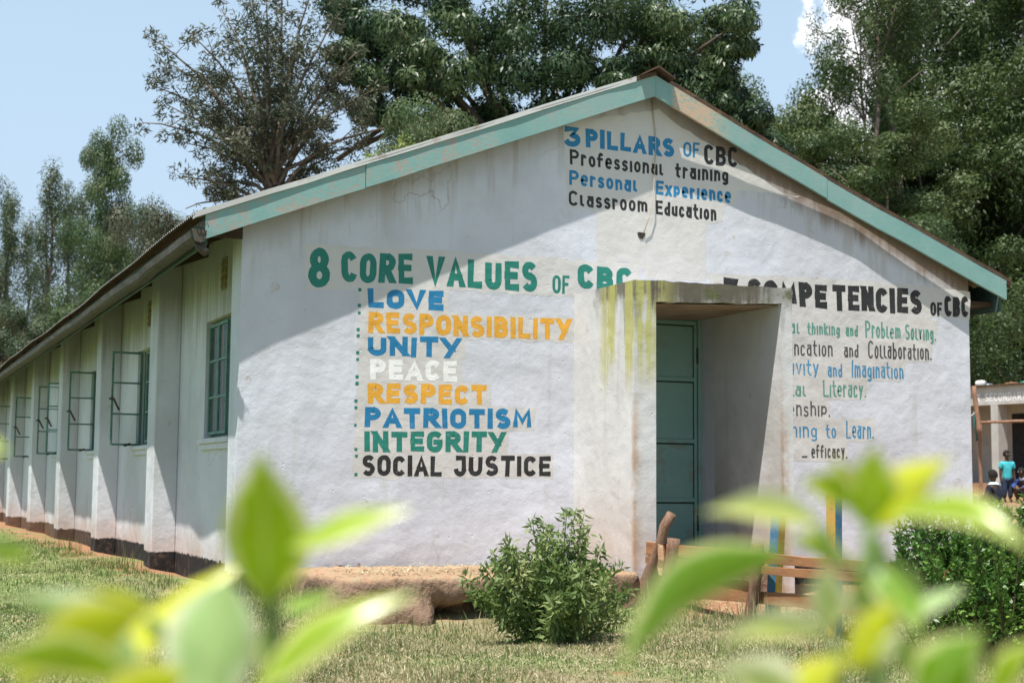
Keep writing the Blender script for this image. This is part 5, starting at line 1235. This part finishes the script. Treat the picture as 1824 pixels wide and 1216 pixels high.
# tall gum stand on the right
RG = 'tall gum trees in the stand behind the right roof slope'
for i, (px, top, dp, kd, v, sx, lab) in enumerate([
    (1512, -25, 56, 'topgum', 0, 1.0, 'leftmost tall gum of the right stand, leaning tuft against the white cloud'), (1550, 40, 62, 'topgum', 2, .8, 'thin gum with a bare stem against the white cloud'),
    (1600, -60, 58, 'topgum', 1, 1.0, 'tall gum with a dense round tuft just right of the white cloud'), (1650, -40, 72, 'topgum', 2, 1.1, 'slender gum with sky showing through its top, right of the dense round tuft'),
    (1700, -140, 64, 'gum', 2, 1.05, 'tallest gum of the right stand with a broad mid green crown'), (1770, -170, 68, 'gum', 0, 1.1, 'tall dark gum over the far school block'), (1830, -120, 62, 'gum', 1, 1.1, 'tall gum cut by the right border of the photo'),
    (1640, 150, 74, 'gum', 2, .9, 'shorter gum filling the gap right of the dense round tuft'), (1740, 20, 76, 'gum', 1, 1.2, 'shaded gum deep inside the right stand'), (1800, 90, 60, 'gum', 2, 1.1, 'nearer gum above the right end of the eave'),
    (1440, 175, 60, 'low', 3, .8, 'rounded leafy tree left of the white cloud above the right roof slope'), (1395, 205, 56, 'broad', 1, 1.0, 'leafy tree next to the large dark tree over the right roof slope'), (1510, 245, 56, 'broad', 2, 1.0, 'bushy tree below the white cloud on the right'),
    (1585, 255, 52, 'broad', 0, 1.1, 'bushy tree over the middle of the right roof slope'), (1665, 215, 58, 'broad', 1, 1.1, 'pale leafed bushy tree halfway down the right roof slope'), (1730, 270, 60, 'broad', 2, 1.1, 'bushy tree behind the lower part of the right roof slope'),
    (1800, 300, 64, 'broad', 0, 1.1, 'bushy tree just left of the right border above the school block'), (1850, 250, 66, 'broad', 1, 1.1, 'bushy tree cut by the right border'), (1690, 420, 66, 'low', 0, .9, 'low dark tree hugging the right eave'),
    (1765, 440, 70, 'low', 1, 1.0, 'low dark tree directly behind the far school block'), (1830, 430, 68, 'low', 2, 1.0, 'low dark tree behind the right end of the far school block'), (1520, 330, 66, 'low', 1, 1.0, 'low tree behind the middle of the right roof slope'),
    (1600, 400, 64, 'low', 2, 1.0, 'low tree behind the lower right roof slope'), (1440, 300, 64, 'low', 0, 1.0, 'low tree behind the upper right roof slope')]):
    stand(px, top, dp, kd, v, 'leaf_gum_right', 'barkpale' if kd in ('gum', 'slim', 'topgum') else 'bark', 'gum_tree' if kd in ('gum', 'slim', 'topgum') else 'leafy_tree', lab, RG if kd in ('gum', 'slim', 'topgum') else 'leafy trees under the right gum stand', i*1.7, sx)

# ------------------------------------------------------------------ variegated shrubs close to the lens
def varieg(name, cm_, ce, edge0, seed):
    """green blade with a ragged cream margin; the UV runs across and along the leaf"""
    m_, n = mat(name); uv = n.new('UVMap').outputs[0]; x, y, z = n.xyz(uv)[:3]
    e = n.math('MULTIPLY', n.math('ABSOLUTE', n.math('SUBTRACT', x, .5)), 2.0)
    q = n.noise(n.scalev(uv, (2.4, 5, 1)), 1.6, 3, .6); e = n.math('ADD', e, n.math('MULTIPLY', n.math('SUBTRACT', q, .5), .9))
    e = n.math('ADD', e, n.mapr(y, .55, 1.0, 0, .22))
    f = n.mapr(e, edge0, edge0+.14); q2 = n.noise(n.objc(), 28, 3, .6)
    vein = n.math('MULTIPLY', n.mapr(n.math('ABSOLUTE', n.math('SUBTRACT', x, .5)), .05, .015), .7)
    g = n.mix(n.mapr(q2, .35, .65), cm_, tuple(min(1, v*1.35) for v in cm_)); col = n.mix(f, g, ce); vs_ = n.math('SINE', n.math('ADD', n.math('MULTIPLY', y, 75.0), n.math('MULTIPLY', n.math('ABSOLUTE', n.math('SUBTRACT', x, .5)), -55.0)))
    col = n.mix(n.math('MULTIPLY', n.mapr(vs_, .55, 1.0), .28), col, n.mix(.5, col, (.05,.10,.01))); col = n.mix(vein, col, (.46,.52,.22))
    col = n.mix(n.math('MULTIPLY', n.mapr(n.noise(n.objc(), 60, 3, .6), .63, .70), .5), col, (.30,.22,.08))
    p = n.new('BsdfPrincipled', {'Base Color': col, 'Roughness': .24, 'Specular IOR Level': .6})
    tc = n.mix(f, tuple(min(1, v*a) for v, a in zip(cm_, (3.3, 2.6, 1.0))), tuple(min(.9, v*a) for v, a in zip(ce, (.95, 1.0, .5))))
    t = n.new('BsdfTranslucent', {'Color': tc}); s = n.new('MixShader', {0: .42, 1: p.outputs[0], 2: t.outputs[0]})
    n.new('OutputMaterial', {'Surface': s.outputs[0]}); return m_
VM = {'lime': varieg('lime variegated leaf', (.20,.32,.010), (.70,.70,.28), .62, 1), 'green': varieg('green variegated leaf', (.115,.245,.014), (.58,.62,.26), .62, 2),
      'cream': varieg('cream variegated leaf', (.24,.36,.08), (.86,.85,.62), .18, 3), 'pale': varieg('pale green leaf', (.25,.38,.18), (.62,.68,.46), .62, 4), 'yellow': varieg('yellow young leaf', (.50,.53,.015), (.60,.58,.14), .6, 5)}
def big_leaf(root, base, tip, width, bend, kind, roll=0.0, d0=.74, d1=.74, wavy=.03, cup=.25):
    """one leaf from base to tip (points near the lens), bend lifts its middle, roll turns the blade about its axis"""
    B, T_ = at(base[0], base[1], d0)-root.location, at(tip[0], tip[1], d1)-root.location; ax = (T_-B); L = ax.length; ax.normalize()
    view = (B+root.location-CAM).normalized(); sd = ax.cross(view).normalized(); nr = sd.cross(ax).normalized()
    sd = (sd*math.cos(roll)+nr*math.sin(roll)).normalized(); nr = sd.cross(ax).normalized()
    up = ax.cross(view).normalized()
    if up.z < 0: up = -up
    wd_ = width/CF*(d0+d1)/2; nu, nv = 9, 17; V_, UV = [], []; rv = random.Random(int(base[0]*7+tip[1])); ph = rv.uniform(0, 6)
    for j in range(nv):
        v = j/(nv-1); prof = (math.sin(math.pi*v**.80)**1.05*(1-.25*v**3)) if 0 < v < 1 else .02
        c = B+ax*(L*v)+up*(bend/CF*d0*math.sin(math.pi*v))
        for i in range(nu):
            u = i/(nu-1); s = (u-.5)*prof*wd_
            q = c+sd*s+nr*(cup*abs(u-.5)*2*abs(s)*1.0+wavy*wd_*math.sin(9*v+ph+4*u)*abs(u-.5)*2*prof)
            V_.append(tuple(q)); UV.append((u, v))
    F_ = [(j*nu+i, j*nu+i+1, (j+1)*nu+i+1, (j+1)*nu+i) for j in range(nv-1) for i in range(nu-1)]
    me = bpy.data.meshes.new('leaf'); me.from_pydata(V_, [], F_); me.update(); ul = me.uv_layers.new(name='UVMap')
    for lp in me.loops: ul.data[lp.index].uv = UV[lp.vertex_index]
    return link('leaf', me, VM[kind], root, True)
def shrub(name, gpx, d, label, leaves_, stems):
    g = at(gpx, 1400, d); zg = float(gz(g.x, g.y)); root = empty(name, (g.x, g.y, zg)); tag(root, label, 'shrub', 'variegated shrubs close to the camera'); bpy.context.view_layer.update()
    for st in stems:
        P = [at(x, y, q)-root.location for x, y, q in st[:-1]]; P = [Vector((P[0].x*.3, P[0].y*.3, -.05))]+P; r = st[-1]
        MB().tube(P, [r*1.6]+[r*1.2-(r*.6)*i/(len(P)-2) for i in range(len(P)-1)], 8).build('stem', M['stem'], root, True)
    for lf in leaves_: big_leaf(root, **lf)
    return root
Lf = lambda base, tip, width, kind, bend=0, roll=0.0, d0=.74, d1=.74, **k: dict(base=base, tip=tip, width=width, kind=kind, bend=bend, roll=roll, d0=d0, d1=d1, **k)
shrub('variegated_shrub', 400, .76, 'blurred variegated lime shrub close to the lens, left one with the tall upright leaf', [
    Lf((478,1075), (462,802), 168, 'lime', 0, .25, .76, .74), Lf((515,975), (736,905), 82, 'lime', 14, .9), Lf((452,1236), (748,1056), 90, 'lime', 38, .7, .70, .72), Lf((170,1200), (452,990), 86, 'yellow', 10, .7, .74, .78),
    Lf((255,1190), (14,1058), 98, 'pale', 22, .5, .72, .74), Lf((405,1030), (345,1310), 176, 'pale', 0, .2, .73, .70), Lf((250,1085), (20,1235), 123, 'yellow', 20, .4, .68, .66), Lf((240,1210), (-60,1190), 90, 'lime', 30, .5, .66, .64),
    Lf((500,1090), (610,1055), 41, 'green', 6, .8, .80, .82), Lf((300,1120), (150,1045), 49, 'yellow', 8, .8, .80, .84), Lf((470,1120), (520,1260), 61, 'green', 0, .5, .78, .78), Lf((60,990), (-50,985), 49, 'green', 6, .6, .7, .7),
    Lf((-60,790), (14,806), 51, 'lime', 4, .5, .7, .7), Lf((330,1200), (150,1290), 98, 'yellow', 10, .3, .66, .64)],
    [[(470,1330,.77),(490,1180,.77),(482,1075,.765),(500,980,.76),  .0052], [(330,1330,.74),(330,1230,.74),(300,1130,.75),(262,1100,.75),.0042]])
shrub('variegated_shrub', 1540, .76, 'blurred variegated lime shrub close to the lens, right one in front of the plank fence', [
    Lf((1402,982), (1092,1222), 108, 'green', 60, .55, .76, .70), Lf((1462,935), (1248,914), 69, 'cream', 22, .6, .75, .72), Lf((1520,900), (1424,858), 69, 'lime', 16, .4, .76, .76), Lf((1548,945), (1558,790), 108, 'lime', 0, .2, .76, .75),
    Lf((1550,940), (1694,814), 94, 'yellow', 16, .4, .76, .74), Lf((1550,945), (1482,812), 65, 'lime', 8, .5, .77, .76), Lf((1590,912), (1838,985), 72, 'lime', 44, .5, .75, .70), Lf((1478,1120), (1474,1000), 81, 'cream', 0, .2, .72, .71), Lf((1535,985), (1640,1135), 94, 'green', 20, .4, .77, .74),
    Lf((1475,1125), (1272,1148), 66, 'cream', 22, .6, .73, .70), Lf((1512,1190), (1600,1062), 94, 'yellow', 0, .3, .72, .70), Lf((1640,1275), (1752,1122), 137, 'green', 12, .25, .70, .68), Lf((1400,1262), (1512,1166), 79, 'yellow', 10, .3, .70, .69),
    Lf((1440,1250), (1270,1190), 86, 'cream', 16, .3, .70, .69), Lf((1612,1100), (1724,1045), 45, 'pale', 8, .7, .80, .84), Lf((1520,1010), (1398,955), 50, 'lime', 8, .6, .82, .86), Lf((1760,1240), (1850,1138), 68, 'lime', 10, .5, .70, .68), Lf((1560,1120), (1528,1015), 68, 'green', 0, .3, .76, .76),
    Lf((1572,955), (1530,1085), 58, 'green', 0, .4, .77, .76), Lf((1640,1210), (1580,1110), 58, 'green', 0, .4, .76, .75), Lf((1560,1175), (1605,1120), 43, 'cream', 0, .3, .71, .70), Lf((1480,990), (1440,925), 33, 'green', 6, .4, .77, .76)],
    [[(1552,1330,.76),(1560,1180,.762),(1545,1060,.764),(1548,930,.76),.0052], [(1500,1330,.73),(1495,1200,.73),(1480,1130,.72),.0040], [(1570,1180,.76),(1600,1100,.76),.003], [(1548,1030,.764),(1500,1000,.762),(1452,930,.755),.0028]])
